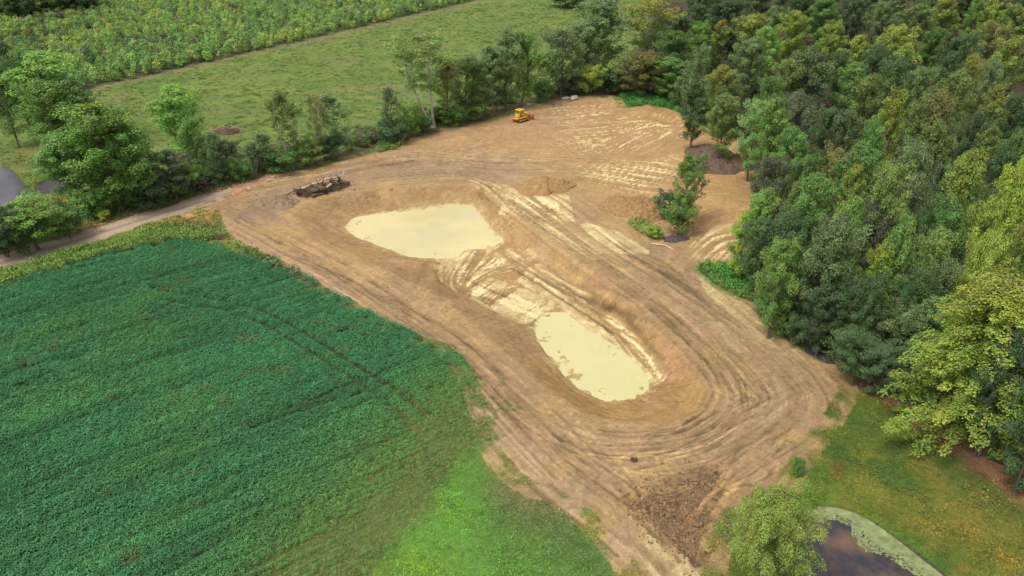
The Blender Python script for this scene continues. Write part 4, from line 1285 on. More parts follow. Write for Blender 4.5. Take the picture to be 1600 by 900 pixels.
fade = line_dist(sx, sy, W([(742, 640), (735, 665), (700, 690), (660, 735), (620, 790), (580, 835), (545, 880), (500, 960)]))
edge = fade < 14
keep = np.where(edge, RNG.random(len(sx)) < sstep(5.5, -8.0, np.where(dd < 0, -fade, fade) + 3.5 * fbm(su / 9, sv / .7, 12, 3)) , dd < 0)
gap = fbm(su / 5, sv / .8, 14, 4) * 1.05 + .5 * fbm(sx / 30, sy / 30, 15, 2)
keep &= ~((gap > .80) & (RNG.random(len(sx)) < .55))
h_s = 1 - .45 * sstep(.45, 1.1, gap)
for tr, ww in (([(407, 484), (462, 512), (555, 570), (620, 610), (662, 640), (692, 662)], .30), ([(413, 505), (445, 525), (500, 558), (585, 612), (630, 650), (662, 678)], .30),
               ([(395, 884), (520, 828), (615, 777), (650, 758)], .28), ([(425, 899), (480, 872), (565, 830)], .28), ([(240, 452), (330, 466), (407, 484)], .2), ([(250, 468), (340, 482), (413, 505)], .2),
               ([(430, 640), (510, 610), (555, 592)], .2), ([(390, 668), (500, 630), (570, 610)], .2)):
    dl_ = line_dist(sx, sy, spline(W(tr, .5), 24))
    keep &= dl_ > ww * (1 + .4 * fbm(sx / 1.5, sy / 1.5, 16, 2))
    h_s *= 1 - .3 * sstep(.9, .3, dl_)
sx, sy, su, sv, h_s, fade_k, dd = sx[keep], sy[keep], su[keep], sv[keep], h_s[keep], fade[keep], dd[keep]
n = len(sx)
tint = np.tile(lin(60, 113, 67), (n, 1)) * 1.72
big = fbm(sx / 14, sy / 14, 17, 4)
tint = tint * (1 - .55 * sstep(-.1, .9, big + .35 * fbm(su / 9, sv / 2, 19, 3))[:, None]) + lin(86, 128, 60) * 1.55 * (.55 * sstep(-.1, .9, big + .35 * fbm(su / 9, sv / 2, 19, 3)))[:, None]
furrow = fbm(su / 14, sv / .75, 23, 3)
tint *= (1 + .24 * furrow + .10 * fbm(sx / 5, sy / 5, 24, 3))[:, None]  # furrow shade painted into the leaf tint: hollows darker, ridges lighter
yl = sstep(.62, 1.0, fbm(su / 3.5, sv / 2, 18, 3)) * .5
tint = tint * (1 - yl[:, None]) + lin(128, 116, 62) * yl[:, None]
near_e = sstep(13, 2, fade_k) * .8
tint = tint * (1 - near_e[:, None]) + lin(104, 140, 66) * 1.55 * near_e[:, None]
tint *= RNG.normal(1, .12, (n, 1)).clip(.6, 1.5)
hsz = RNG.uniform(.85, 1.15, n) * h_s * (1 - .32 * sstep(-.2, -.8, furrow)) * np.where(fade_k < 9, np.clip(.35 + fade_k / 14, .35, 1), 1)
SOYP = [proto_obj("soy_plant", soy_plant(s)) for s in (31, 32, 33, 34)]
_, zz, _ = ground_col(sx, sy)
instancer("soybean_plants", np.stack([sx, sy, zz], 1), RNG.uniform(0, 6.28, n), np.stack([hsz, hsz, hsz], 1), tint, SOYP, tilt=.08)

# grass
TUFTS = [proto_obj("grass_tuft", tuft(s, 22, .42, .10, .20, .35, 1.9)) for s in (41, 42, 43)]
def grass(name, P, cnt, seed, size, ok, gain=1.0, jit=.16):
    x, y = scatter(P, cnt, seed)
    k = in_view(x, y)
    x, y = x[k], y[k]
    c, z, r = ground_col(x, y)
    k = np.isin(r, ok)
    if 1 in ok:
        k &= (r == 0) | (line_dist(x, y, SOY_EDGE) < 7.5)
    for P_ in (POND_W, PUDDLE_W, POND_S):
        k &= sdf(x, y, P_, 3) > .3
    x, y, c, z = x[k], y[k], c[k], z[k]
    m = len(x)
    t = c * gain * RNG.normal(1, jit, (m, 1)).clip(.55, 1.6) * np.array([1.12, 1, .86]) * (1 + RNG.normal(0, .06, (m, 3)))
    s = size * RNG.uniform(.6, 1.5, m) * (1 + .5 * fbm(x / 3, y / 3, seed, 3).clip(-.6, 1))
    instancer(name, np.stack([x, y, z - .02], 1), RNG.uniform(0, 6.28, m), s, t, TUFTS, tilt=.12)
MEADOW_BOX = np.array([[-260, 95], [120, 95], [160, 400], [-260, 400]])
grass("meadow_grass", MEADOW_BOX, 60000, 51, 1.3, (0,), 1.45)
grass("lawn_grass", np.array([[10, 30], [75, 30], [75, 80], [10, 80]]), 52000, 52, .6, (4,), 1.65)
grass("weedy_grass", np.array([[-40, 33], [20, 33], [20, 75], [-40, 75]]), 60000, 53, .6, (0, 1), 1.7)
grass("verge_grass", np.array([[-90, 70], [-15, 70], [-15, 125], [-90, 125]]), 30000, 54, 1.1, (0,), 1.7)
# rank weeds
WEED = [proto_obj("weed", tuft(s, 60, .55, .8, .28, .5, .8)) for s in (44, 45)]
wx, wy = [], []
for pts, cnt in (([(968, 150), (1000, 146), (1090, 168), (1120, 205), (1085, 190), (1045, 170), (1010, 163), (985, 168)], 900), ([(1090, 420), (1150, 412), (1185, 440), (1190, 475), (1150, 462), (1110, 440)], 420),
                 ([(980, 345), (1000, 347), (1030, 365), (1028, 376), (1005, 366)], 120), ([(596, 222), (640, 212), (620, 232), (590, 238)], 150), ([(200, 380), (262, 352), (330, 352), (360, 372), (250, 386), (200, 395), (60, 436), (0, 450), (0, 430), (100, 398)], 900),
                 ([(340, 375), (400, 395), (440, 415), (500, 452), (480, 442), (400, 402)], 220)):
    x, y = scatter(W(pts), cnt * 4, len(wx) + 60)
    wx.append(x[:cnt]); wy.append(y[:cnt])
wx, wy = np.concatenate(wx), np.concatenate(wy)
c, z, r = ground_col(wx, wy)
instancer("weeds", np.stack([wx, wy, z], 1), RNG.uniform(0, 6.28, len(wx)), RNG.uniform(.5, 1.2, len(wx)), np.clip(c, 0, .3) * 1.5 * np.array([.9, 1, .9]) * RNG.normal(1, .2, (len(wx), 1)).clip(.5, 1.6), WEED)

# young thicket
def sapling(seed):
    rg = np.random.default_rng(seed)
    P, Nn, S_, V_, Hh = [], [], [], [], []
    for i in range(9):
        a, r, z = rg.uniform(0, 6.28), rg.uniform(.1, .75), rg.uniform(.6, 2.9)
        r *= (3.3 - z) / 2.4
        n = 16
        d = rg.standard_normal((n, 3)) * np.array([.34, .34, .26])
        P.append(np.array([r * math.cos(a), r * math.sin(a), z]) + d)
        Nn.append(d * 1.5 + np.array([0, 0, .7]) + rg.standard_normal((n, 3)) * .4)
        S_.append(rg.uniform(.25, .48, n)); V_.append(np.clip(rg.uniform(.75, 1.2) * rg.normal(1, .18, n), .4, 1.7)); Hh.append(np.clip(.5 + rg.normal(0, .012, n), .44, .56))
    m = sum(map(len, P))
    return leaf_mesh("sapling", np.vstack(P), np.vstack(Nn), np.concatenate(S_), np.concatenate(V_), np.zeros(m), np.concatenate(Hh), M_ILEAF, .6, seed)
SAP = [proto_obj("sapling", sapling(s)) for s in (71, 72, 73, 74, 75)]
x, y = scatter(THICKET, 60000, 76)
k = in_view(x, y, 1.1) & (y < 480)
x, y = x[k][:13500], y[k][:13500]
dth = -sdf(x, y, THICKET, 6)
n = len(x)
nb = fbm(x / 9, y / 9, 77, 4)
tint = np.tile(lin(116, 142, 72), (n, 1))
tint = tint + (lin(148, 158, 72) - tint) * sstep(0, .8, nb)[:, None]
tint = tint + (lin(88, 118, 66) - tint) * sstep(0, .8, fbm(x / 6, y / 6, 78, 4))[:, None] * .9
rr = RNG.random(n)
tint[rr < .05] = lin(104, 84, 74)
tint[(rr > .05) & (rr < .10)] = lin(70, 92, 62)
tint[rr > .975] = lin(156, 160, 76)
tint *= 1.8 * RNG.normal(1, .14, (n, 1)).clip(.6, 1.5)
clr = sdf(x, y, W([(0, 62), (60, 55), (120, 48), (130, 60), (60, 70), (0, 80)]), 6)
s = RNG.uniform(.6, 1.3, n) * np.where(clr < 0, .35, 1)
_, z, _ = ground_col(x, y)
instancer("thicket", np.stack([x, y, z], 1), RNG.uniform(0, 6.28, n), np.stack([s * 1.15, s * 1.15, s * RNG.uniform(.8, 1.3, n)], 1), tint, SAP)

# undergrowth of the woods
x, y = scatter(FOREST, 30000, 81)
k = in_view(x, y, 1.15) & (y < 330) & (sdf(x, y, FOREST, 6) < -2.4)
x, y = x[k][:1700], y[k][:1700]
n = len(x)
tint = np.where(RNG.random((n, 1)) < .3, lin(92, 78, 60), lin(72, 90, 50)) * 1.0 * RNG.normal(1, .2, (n, 1)).clip(.5, 1.6)
_, z, _ = ground_col(x, y)
s = RNG.uniform(.5, 1.3, n)
instancer("undergrowth", np.stack([x, y, z], 1), RNG.uniform(0, 6.28, n), np.stack([s * 1.6, s * 1.6, s * .8], 1), tint, SAP)

# brambles and scrub at the foot of the hedge row
hl = spline(W([(0, 388), (100, 358), (200, 332), (300, 305), (400, 275), (500, 245), (560, 232), (615, 216), (690, 190), (780, 165), (840, 152), (900, 142), (960, 138), (1010, 150), (1060, 160)]), 300)
q = RNG.integers(0, 299, 1500)
tn_ = hl[q + 1] - hl[q]
tn_ /= np.linalg.norm(tn_, axis=1)[:, None]
of = np.abs(RNG.normal(0, 3.2, 1500)) + .4
x, y = hl[q, 0] - tn_[:, 1] * of + RNG.normal(0, .6, 1500), hl[q, 1] + tn_[:, 0] * of + RNG.normal(0, .6, 1500)
k = (fbm(x / 5, y / 5, 83, 3) > -.35) & (sdf(x, y, PUDDLE_W, 3) > .8) & (sdf(x, y, POND_W, 3) > .8)
x, y = x[k], y[k]
n = len(x)
rr = RNG.random((n, 1))
tint = np.where(rr < .25, lin(110, 88, 72), np.where(rr < .6, lin(84, 106, 58), lin(104, 128, 64))) * 1.4 * RNG.normal(1, .2, (n, 1)).clip(.5, 1.6)
_, z, _ = ground_col(x, y)
s = RNG.uniform(.3, .85, n)
instancer("hedge_undergrowth", np.stack([x, y, z], 1), RNG.uniform(0, 6.28, n), np.stack([s * 1.3, s * 1.3, s * .9], 1), tint, SAP)

# clods of soil
def clod(seed):
    rg = np.random.default_rng(seed)
    V = np.array([(0, 0, .5), (.5, 0, .1), (0, .5, .12), (-.5, 0, .1), (0, -.5, .12), (.36, .36, -.15), (-.36, .36, -.15), (-.36, -.36, -.15), (.36, -.36, -.15)]) * rg.uniform(.7, 1.2, (9, 1)) + rg.normal(0, .06, (9, 3))
    F = [(0, 1, 2), (0, 2, 3), (0, 3, 4), (0, 4, 1), (1, 5, 2), (2, 6, 3), (3, 7, 4), (4, 8, 1), (1, 8, 5), (2, 5, 6), (3, 6, 7), (4, 7, 8)]
    me = mesh_np("clod", V, np.array(F), [M_CLOD])
    return me
def tint_mat(name):
    m, nt, out = new_mat(name)
    a = node(nt, "ShaderNodeAttribute", attribute_name="tint", attribute_type='INSTANCER')
    b = node(nt, "ShaderNodeBsdfPrincipled", Roughness=.95)
    nt.links.new(a.outputs['Color'], b.inputs['Base Color'])
    nt.links.new(b.outputs[0], out.inputs[0])
    return m
M_CLOD = tint_mat("soil_clod")
CLODS = [proto_obj("clod", clod(s)) for s in (91, 92, 93)]
xs, ys, ss_ = [], [], []
x, y = scatter(SITE, 200000, 94)
t, dr, df = pit(x, y)
lump = fbm(x / 4, y / 4, 95, 3)
q = sdf(x, y, W([(985, 785), (1030, 765), (1090, 742), (1130, 735), (1085, 800), (1120, 800), (1085, 868), (1065, 862), (1020, 815)]), 5)
prob = .05 + .12 * sstep(.2, .8, lump) + .07 * ((t > .05) & (t < .9)) + .10 * (np.abs(dr) < 1) + .0 * q
prob = prob * (t < .97)
k = RNG.random(len(x)) < prob
x, y, q = x[k], y[k], q[k]
c, z, r = ground_col(x, y)
c = np.where((q < .3)[:, None], lin(118, 94, 68) * (1 + .5 * (RNG.random((len(x), 1)) < .2)), c)
s = np.where(q < .3, RNG.gamma(2.2, .05, len(x)), RNG.gamma(1.8, .042, len(x))).clip(.04, .5)
instancer("soil_clods", np.stack([x, y, z + s * .05], 1), RNG.uniform(0, 6.28, len(x)), s, c * RNG.normal(.92, .16, (len(x), 1)).clip(.5, 1.4), CLODS, tilt=.5)

TRIP = W([(985, 785), (1030, 765), (1090, 742), (1130, 735), (1112, 760), (1085, 795), (1112, 795), (1085, 868), (1065, 862), (1020, 815)])
x, y = scatter(TRIP, 30000, 96)
k = fbm(x / 1.3, y / 1.3, 97, 3) > -.45
x, y = x[k], y[k]
m_ = len(x) // 6
x[:m_] += RNG.normal(0, 1.3, m_)
y[:m_] += RNG.normal(0, 1.3, m_)
_, z, r = ground_col(x, y)
s = RNG.gamma(3.0, .038, len(x)).clip(.04, .4)
instancer("tilled_clods", np.stack([x, y, z + s * .1], 1), RNG.uniform(0, 6.28, len(x)), s, lin(138, 112, 80) * RNG.normal(1, .25, (len(x), 1)).clip(.45, 1.7), CLODS, tilt=.6)

# duckweed on the near pond
dw_o = spline(W([(1258, 822), (1274, 805), (1300, 800), (1332, 808), (1364, 825), (1394, 847), (1424, 869), (1466, 901), (1504, 937)], -.5), 120)
dw_i = spline(W([(1268, 820), (1285, 814), (1305, 812), (1326, 824), (1340, 848), (1360, 862), (1392, 873), (1424, 897), (1454, 935)], -.5), 120)
cc_ = POND_S.mean(0)
dw_o = dw_o + (dw_o - cc_) / np.linalg.norm(dw_o - cc_, axis=1)[:, None] * .55
def gran(P, s):
    return P + np.stack([fbm(P[:, 0] * 2, P[:, 1] * 2, s, 3), fbm(P[:, 0] * 2, P[:, 1] * 2, s + 5, 3)], 1) * .22
rows = 14
V, F = [], []
di = gran(dw_i, 3)
for r_ in range(rows + 1):
    f = r_ / rows
    for i in range(120):
        p = dw_o[i] * (1 - f) + di[i] * f
        V.append((p[0], p[1], -.488 + .01 * math.sin(i * 1.7 + r_ * 2.3)))
hole = lambda i, r_: vnoise(np.array([i * .45]), np.array([r_ * .6]), 5)[0] > (3.0 - 2.4 * (r_ / rows) ** 2)
for r_ in range(rows):
    for i in range(119):
        if r_ > 3 and vnoise(np.array([i * 1.1]), np.array([r_ * .9]), 6)[0] > 1.15 - .95 * (r_ / rows):
            continue
        F.append((r_ * 120 + i, r_ * 120 + i + 1, (r_ + 1) * 120 + i + 1, (r_ + 1) * 120 + i))
me = bpy.data.meshes.new("duckweed")
me.from_pydata(V, [], F)
me.materials.append(plain_mat("duckweed_green", lin(136, 146, 94), .8, 0, .45, 1.4, .3))
me.update()
tag(link("duckweed", me), kind="stuff")

# ----------------------------------------------------------------------------- heaps on the clearing
def heap(name, label, cat, px, h, rx_, ry_, rot, rgb, seed, rough_s=.35, group=None):
    cx, cy = G(*px)
    n, m = 26, 64
    V = [(0, 0, h)]
    F = []
    rg = np.random.default_rng(seed)
    for i in range(1, n + 1):
        f = i / n
        for j in range(m):
            a = 2 * math.pi * j / m
            e = 1 + .07 * float(vnoise(np.array([3 * math.cos(a) + 7]), np.array([3 * math.sin(a) + 9]), seed)[0]) + .16 * math.sin(2 * a + seed) + .1 * math.sin(3 * a + seed * 2) + .06 * math.sin(7 * a + seed)
            xx, yy = rx_ * f * e * math.cos(a), ry_ * f * e * math.sin(a)
            z = h * (1 - f ** 1.7) - .25 * (f > .93)
            z += (rough_s * h * .5 * float(fbm(np.array([xx / 1.4 + seed]), np.array([yy / 1.4]), seed, 3)[0]) + .22 * float(fbm(np.array([xx / .45]), np.array([yy / .45]), seed + 3, 2)[0])) * (1 - f ** 6) + rg.normal(0, .03) * (f < .95)
            V.append((xx, yy, z))
    for j in range(m):
        F.append((0, 1 + j, 1 + (j + 1) % m))
    for i in range(n - 1):
        for j in range(m):
            F.append((1 + i * m + j, 1 + (i + 1) * m + j, 1 + (i + 1) * m + (j + 1) % m, 1 + i * m + (j + 1) % m))
    me = bpy.data.meshes.new(name)
    me.from_pydata(V, [], F)
    me.materials.append(plain_mat(name + "_soil", lin(*rgb), .95, 0, .3, 1.6, .5))
    me.update()
    o = link(name, me, None, (cx, cy, zat(cx, cy)), (0, 0, rot))
    return tag(o, label, cat, group)

heap("spoil_heap", "low round heap of loose brown soil at the head of the excavation", "soil heap", (850, 293), 1.5, 4.6, 4.6, .2, (168, 134, 88), 1, group="heaps on the clearing")
heap("spoil_heap", "smooth brown soil mound just left of the lone vine-clad tree", "soil heap", (992, 325), 1.5, 5.2, 6.2, -.5, (160, 126, 82), 2, .4, group="heaps on the clearing")
heap("spoil_heap", "grey-brown clod heap beside the stump pile at the track end", "soil heap", (433, 318), 1.0, 3.6, 3.0, .3, (150, 126, 102), 3, .7, group="heaps on the clearing")
heap("mulch_heap", "dark greyish mulch heap against the woods at the clearing's right side", "mulch heap", (1120, 252), 1.8, 7.6, 7.8, -.3, (106, 86, 72), 4, .5, group="heaps on the clearing")

# ----------------------------------------------------------------------------- stumps, logs, brush
def log_obj(name, label, px, L, r, yaw, mat, z=0.15, pitch=0.0, cat="log", group=None, bend=.06, twigs=3, seed=0):
    rg = np.random.default_rng(seed)
    x, y = G(*px)
    mb = MB()
    n = 6
    P = [(L * (i / (n - 1) - .5), bend * L * math.sin(i * 1.1 + seed), bend * .4 * L * math.cos(i * .9 + seed)) for i in range(n)]
    mb.tube(P, [r * (1.25 - .5 * i / (n - 1)) for i in range(n)], 8)
    o = mb.build(name, mat, None, True, loc=(x, y, zat(x, y) + z), rot=(0, pitch, yaw))
    if twigs:
        tb = MB()
        for _ in range(twigs):
            f = rg.uniform(-.3, .5) * L
            d = Vector((rg.uniform(.1, .8), rg.uniform(-1, 1), rg.uniform(.2, 1))).normalized() * rg.uniform(.4, 1.0) * min(1.2, L * .3)
            b = Vector((f, 0, 0))
            tb.tube([b, b + d * .5 + Vector((0, 0, .04)), b + d], [r * .35, r * .25, r * .1], 5)
        tb.build("branch_stub", mat, o, True)
    return tag(o, label, cat, group)

def stump(label, px, s, yaw, seed, group):
    rg = np.random.default_rng(seed)
    x, y = G(*px)
    e = bpy.data.objects.new("root_stump", None)
    COL.objects.link(e)
    e.location = (x, y, zat(x, y) + .55 * s)
    e.rotation_euler = (0, rg.uniform(-.3, .3), yaw)
    mb = MB()
    mb.tube([(-.1, 0, 0), (.5, 0, .05), (1.1, .05, .12), (1.6, .05, .15)], [.55 * s, .34 * s, .28 * s, .27 * s], 9)
    mb.build("stem", M_ROOT, e, True)
    pb = MB()
    V = []
    for j in range(12):
        a = j / 12 * 6.283
        rr = s * rg.uniform(.7, 1.05)
        V.append((rg.uniform(-.3, -.1), rr * math.cos(a), rr * math.sin(a) * .85))
    V2 = [(v[0] + .3, v[1] * .7, v[2] * .7) for v in V]
    pb.add(V + V2 + [(-.35, 0, 0)], [(j, (j + 1) % 12, 12 + (j + 1) % 12, 12 + j) for j in range(12)] + [(24, (j + 1) % 12, j) for j in range(12)])
    pb.build("root_plate", M_ROOT, e)
    for _ in range(9):
        a = rg.uniform(0, 6.283)
        d = Vector((rg.uniform(-.7, .2), math.cos(a), math.sin(a)))
        b = d * .5 * s
        b.x = -.1
        rb = MB()
        rb.tube([b, b + d * .4 * s + Vector((0, 0, rg.uniform(-.15, .15))), b + d * rg.uniform(.7, 1.1) * s + Vector((rg.uniform(-.3, .1), 0, rg.uniform(-.2, .2)))], [.1 * s, .06 * s, .02 * s], 5)
        rb.build("root", M_ROOT, e, True)
    return tag(e, label, "stump", group)

def brush(name, label, px, R, h, n, seed, mat, cat="brush heap"):
    rg = np.random.default_rng(seed)
    x, y = G(*px)
    e = bpy.data.objects.new(name, None)
    COL.objects.link(e)
    e.location = (x, y, zat(x, y))
    mb = MB()
    for _ in range(n):
        a, r = rg.uniform(0, 6.28), R * math.sqrt(rg.random()) * .8
        b = Vector((r * math.cos(a), r * math.sin(a), rg.uniform(0, h * (1 - r / R))))
        d = Vector((rg.normal(), rg.normal(), rg.normal(0, .45))).normalized() * rg.uniform(.3, 1.0) * min(2.2, R)
        mb.tube([b - d * .5, b + Vector((0, 0, .1)), b + d * .5], [rg.uniform(.03, .09), .045, .012], 4)
    mb.build("sticks", mat, e)["kind"] = "stuff"
    hb = MB()
    m = 18
    V = [(0, 0, h * .45)] + [(R * .8 * math.cos(k / m * 6.283) * rg.uniform(.7, 1.1), R * .8 * math.sin(k / m * 6.283) * rg.uniform(.7, 1.1), -.1) for k in range(m)] 
    V += [(v[0] * .55, v[1] * .55, h * .3 * rg.uniform(.7, 1.2)) for v in V[1:]]
    F = [(1 + k, 1 + (k + 1) % m, 1 + m + (k + 1) % m, 1 + m + k) for k in range(m)] + [(0, 1 + m + k, 1 + m + (k + 1) % m) for k in range(m)]
    hb.add(V, F)
    hb.build("litter", M_ROOT, e)
    return tag(e, label, cat)
ga, gb = np.array(G(452, 302)), np.array(G(545, 277))
yaw0 = math.atan2(gb[1] - ga[1], gb[0] - ga[0])
GS = "uprooted stumps and logs beside the track"
stump("uprooted stump at the left end of the stump pile", (470, 303), .95, yaw0 + 1.7, 1, GS)
stump("second uprooted stump from the left in the pile, next to the leaning pale log", (487, 303), 1.2, yaw0 - 1.2, 2, GS)
stump("largest uprooted stump with spread roots in the middle of the pile", (502, 302), 1.45, yaw0 - 1.7, 3, GS)
stump("uprooted stump right of the largest one in the pile", (517, 296), 1.25, yaw0 + 2.2, 4, GS)
stump("dark uprooted stump at the right end of the stump pile", (532, 289), 1.2, yaw0 - .9, 5, GS)
brush("brush_heap", "tangled dark root litter filling the left half of the stump pile", (486, 301), 2.8, 1.5, 120, 11, M_ROOT)
brush("brush_heap", "tangled dark root litter filling the right half of the stump pile", (519, 293), 3.0, 1.6, 130, 12, M_ROOT)
log_obj("log", "long pale log lying on top along the right half of the stump pile", (526, 288), 4.4, .13, yaw0 + .05, M_CUT, 1.5, -.03, group=GS, seed=1)
log_obj("log", "pale log lying on top in the middle of the stump pile", (501, 296), 2.6, .14, yaw0 + .1, M_CUT, 1.5, 0, group=GS, seed=2)
log_obj("log", "pale log lying on top at the left of the stump pile", (483, 301), 2.6, .13, yaw0, M_CUT, 1.35, -.03, group=GS, seed=3)
log_obj("log", "short pale log leaning against the front of the stump pile", (513, 303), 1.9, .14, yaw0 + 2.0, M_CUT, 1.15, .75, group=GS, seed=4)
log_obj("log", "thin brown log on bare soil left of the stump pile", (460, 301), 3.2, .1, yaw0 + .1, M_WOOD, .3, 0, group=GS, seed=5)
log_obj("log", "thick dark log at the foot of the stump pile's front", (500, 306), 3.0, .24, yaw0 + .15, M_ROOT, .2, 0, group=GS, seed=6)

brush("brush_heap", "grey brush heap of dead branches in the meadow", (355, 208), 3.2, 1.6, 90, 1, M_WOOD)
brush("brush_heap", "dark brush heap under the trees at the wood edge by the white scraps", (1268, 521), 2.6, 1.3, 110, 2, M_WOOD)
brush("brush_heap", "scattered dead branches below the trees at the clearing top", (940, 143), 5.0, 1.0, 120, 3, M_WOOD)
brush("root_clump", "small dark clump of roots on the bare soil near the entrance", (990, 718), .34, .22, 30, 4, M_ROOT, "root clump")
log_obj("log", "pinkish log lying at the wood edge above the white scraps", (1283, 530), 1.6, .2, -.9, M_WOOD, .5, -.1, seed=7)
log_obj("log", "thin pale log lying on the wood edge near the brush heap's right side", (1293, 553), 1.4, .09, .1, M_CUT, .15, 0, seed=8)
log_obj("log", "white weathered log on weeds at the clearing's left corner", (614, 228), 2.8, .2, .35, M_CUT, .25, 0, seed=9)
log_obj("fallen_trunk", "pale broken trunk leaning by the track between wispy trees and the corner", (538, 226), 4.2, .16, 2.2, M_CUT, 1.2, .55, cat="fallen trunk", seed=10)
log_obj("log", "pale branch half buried beside the rubble below the lone tree", (1036, 386), 3.4, .1, -.6, M_CUT, .12, 0, seed=11)
log_obj("log", "pale dead limb caught high in the biggest track-side tree", (175, 247), 2.2, .1, 2.4, M_CUT, 4.6, .5, cat="dead limb", seed=12)

def rock(label, px, dims, seed, mat=M_STONE, group=None, name="rock", z=0.0):
    rg = np.random.default_rng(seed)
    x, y = G(*px)
    n, m = 6, 9
    V, F = [], []
    for i in range(n):
        ph = math.pi * (i + .5) / n - math.pi / 2
        for j in range(m):
            a = 6.283 * j / m
            k = rg.uniform(.82, 1.12)
            V.append((dims[0] * .5 * math.cos(ph) * math.cos(a) * k, dims[1] * .5 * math.cos(ph) * math.sin(a) * k, dims[2] * .5 * (math.sin(ph) * k + .6)))
    for i in range(n - 1):
        for j in range(m):
            F.append((i * m + j, i * m + (j + 1) % m, (i + 1) * m + (j + 1) % m, (i + 1) * m + j))
    F += [tuple(range(m - 1, -1, -1)), tuple((n - 1) * m + j for j in range(m))]
    o = MB().add(V, F).build(name, mat, loc=(x, y, zat(x, y) + z), rot=(0, 0, rg.uniform(0, 3)))
    return tag(o, label, "rock" if name == "rock" else name.replace("_", " "), group)
rock("flat pale rock slab at the top edge of the clearing, left of its twin", (884, 154), (2.6, 1.5, .7), 1)
rock("larger rounded pale rock slab at the top edge of the clearing", (897, 154), (3.4, 1.9, 1.1), 2)
rock("pale rock by the grass behind the bulldozer's raised end", (826, 165), (1.1, .8, .7), 3)
for i, (dx, dy, sz, lb) in enumerate(((0, 0, .7, "largest white stone of the rubble at the lone tree's foot"), (7, -1, .45, "small white stone right of the largest in the rubble"), (-6, 2, .4, "small white stone left of the largest in the rubble"), (3, 3, .4, "small white stone in front of the largest in the rubble"))):
    rock(lb, (1052 + dx, 371 + dy), (sz, sz * .8, sz * .7), 10 + i, group="rubble stones below the lone tree")
heap("rubble_mound", "small dark rubble mound at the lone tree's foot", "rubble mound", (1056, 374), .5, 1.8, 1.3, 0, (96, 84, 84), 7, .6)
for i, (dx, dy, sz, lb) in enumerate(((0, 0, .7, "white scrap on the left of the wood-edge rubbish"), (7, 2, .8, "white ring-like scrap in the middle of the wood-edge rubbish"), (12, -2, .6, "white scrap on the right of the wood-edge rubbish"))):
    rock(lb, (1279 + dx, 544 + dy - 2), (sz, sz * .35, sz * .3), 20 + i, M_CUT, "white scraps at the wood edge", "scrap", .25)
heap("ash_heap", "bluish dark ash heap on the clearing edge below the white scraps", "ash heap", (1281, 559), .35, 1.5, .8, -.9, (72, 69, 72), 8, .4)

# dead snags
def snag(label, base, ty, lean, seed, mat, spread=1.0, r0=.2):
    rg = np.random.default_rng(seed)
    bx, by = base
    X0, Y0 = G(bx, by)
    v = (450 - ty) / FPX
    t = Y0 / (CP + v * SP)
    hh = CAM_H + t * (-SP + v * CP)
    e = bpy.data.objects.new("dead_tree", None)
    COL.objects.link(e)
    e.location = (X0, Y0, zat(X0, Y0) - .2)
    e.rotation_euler = (0, lean, 0)
    mb = MB()
    P = [Vector((rg.normal(0, .03) * hh * (i > 0), rg.normal(0, .03) * hh * (i > 0), hh * i / 6)) for i in range(7)]
    mb.tube(P, [r0 * (1 - .85 * i / 6) for i in range(7)], 7)
    mb.build("trunk", mat, e, True)
    for k in range(14):
        f = rg.uniform(.45, .98)
        b = P[int(f * 6)].lerp(P[min(6, int(f * 6) + 1)], (f * 6) % 1)
        a = rg.uniform(0, 6.28)
        L = hh * rg.uniform(.1, .28) * spread
        d = Vector((math.cos(a), math.sin(a), rg.uniform(.3, 1.1))).normalized()
        bb = MB()
        m_ = b + d * L * .5 + Vector((0, 0, -.05 * L))
        bb.tube([b, m_, b + d * L], [r0 * .3, r0 * .18, .015], 4)
        for q_ in range(3):
            d2 = (d + Vector((rg.normal(0, .6), rg.normal(0, .6), rg.normal(.2, .4)))).normalized()
            s_ = b.lerp(b + d * L, rg.uniform(.4, .9))
            bb.tube([s_, s_ + d2 * L * .45], [r0 * .12, .01], 4)
        bb.build("branch", mat, e)
    return tag(e, label, "dead tree")
snag("leaning bare grey dead tree just left of the large yellow-green tree", (1432, 575), 440, .42, 1, M_WOOD, 1.1, .24)
snag("bare pale grey dead treetop rising from the middle of the woods", (1428, 400), 248, 0, 2, M_PALE, 1.3, .15)
snag("thin bare grey twiggy dead tree behind the large yellow-green tree", (1548, 560), 420, .1, 3, M_WOOD, 1.1, .12)
snag("thin white bare trunk standing at the top of the woods", (1322, 75), -4, .05, 4, M_PALE, .4, .12)

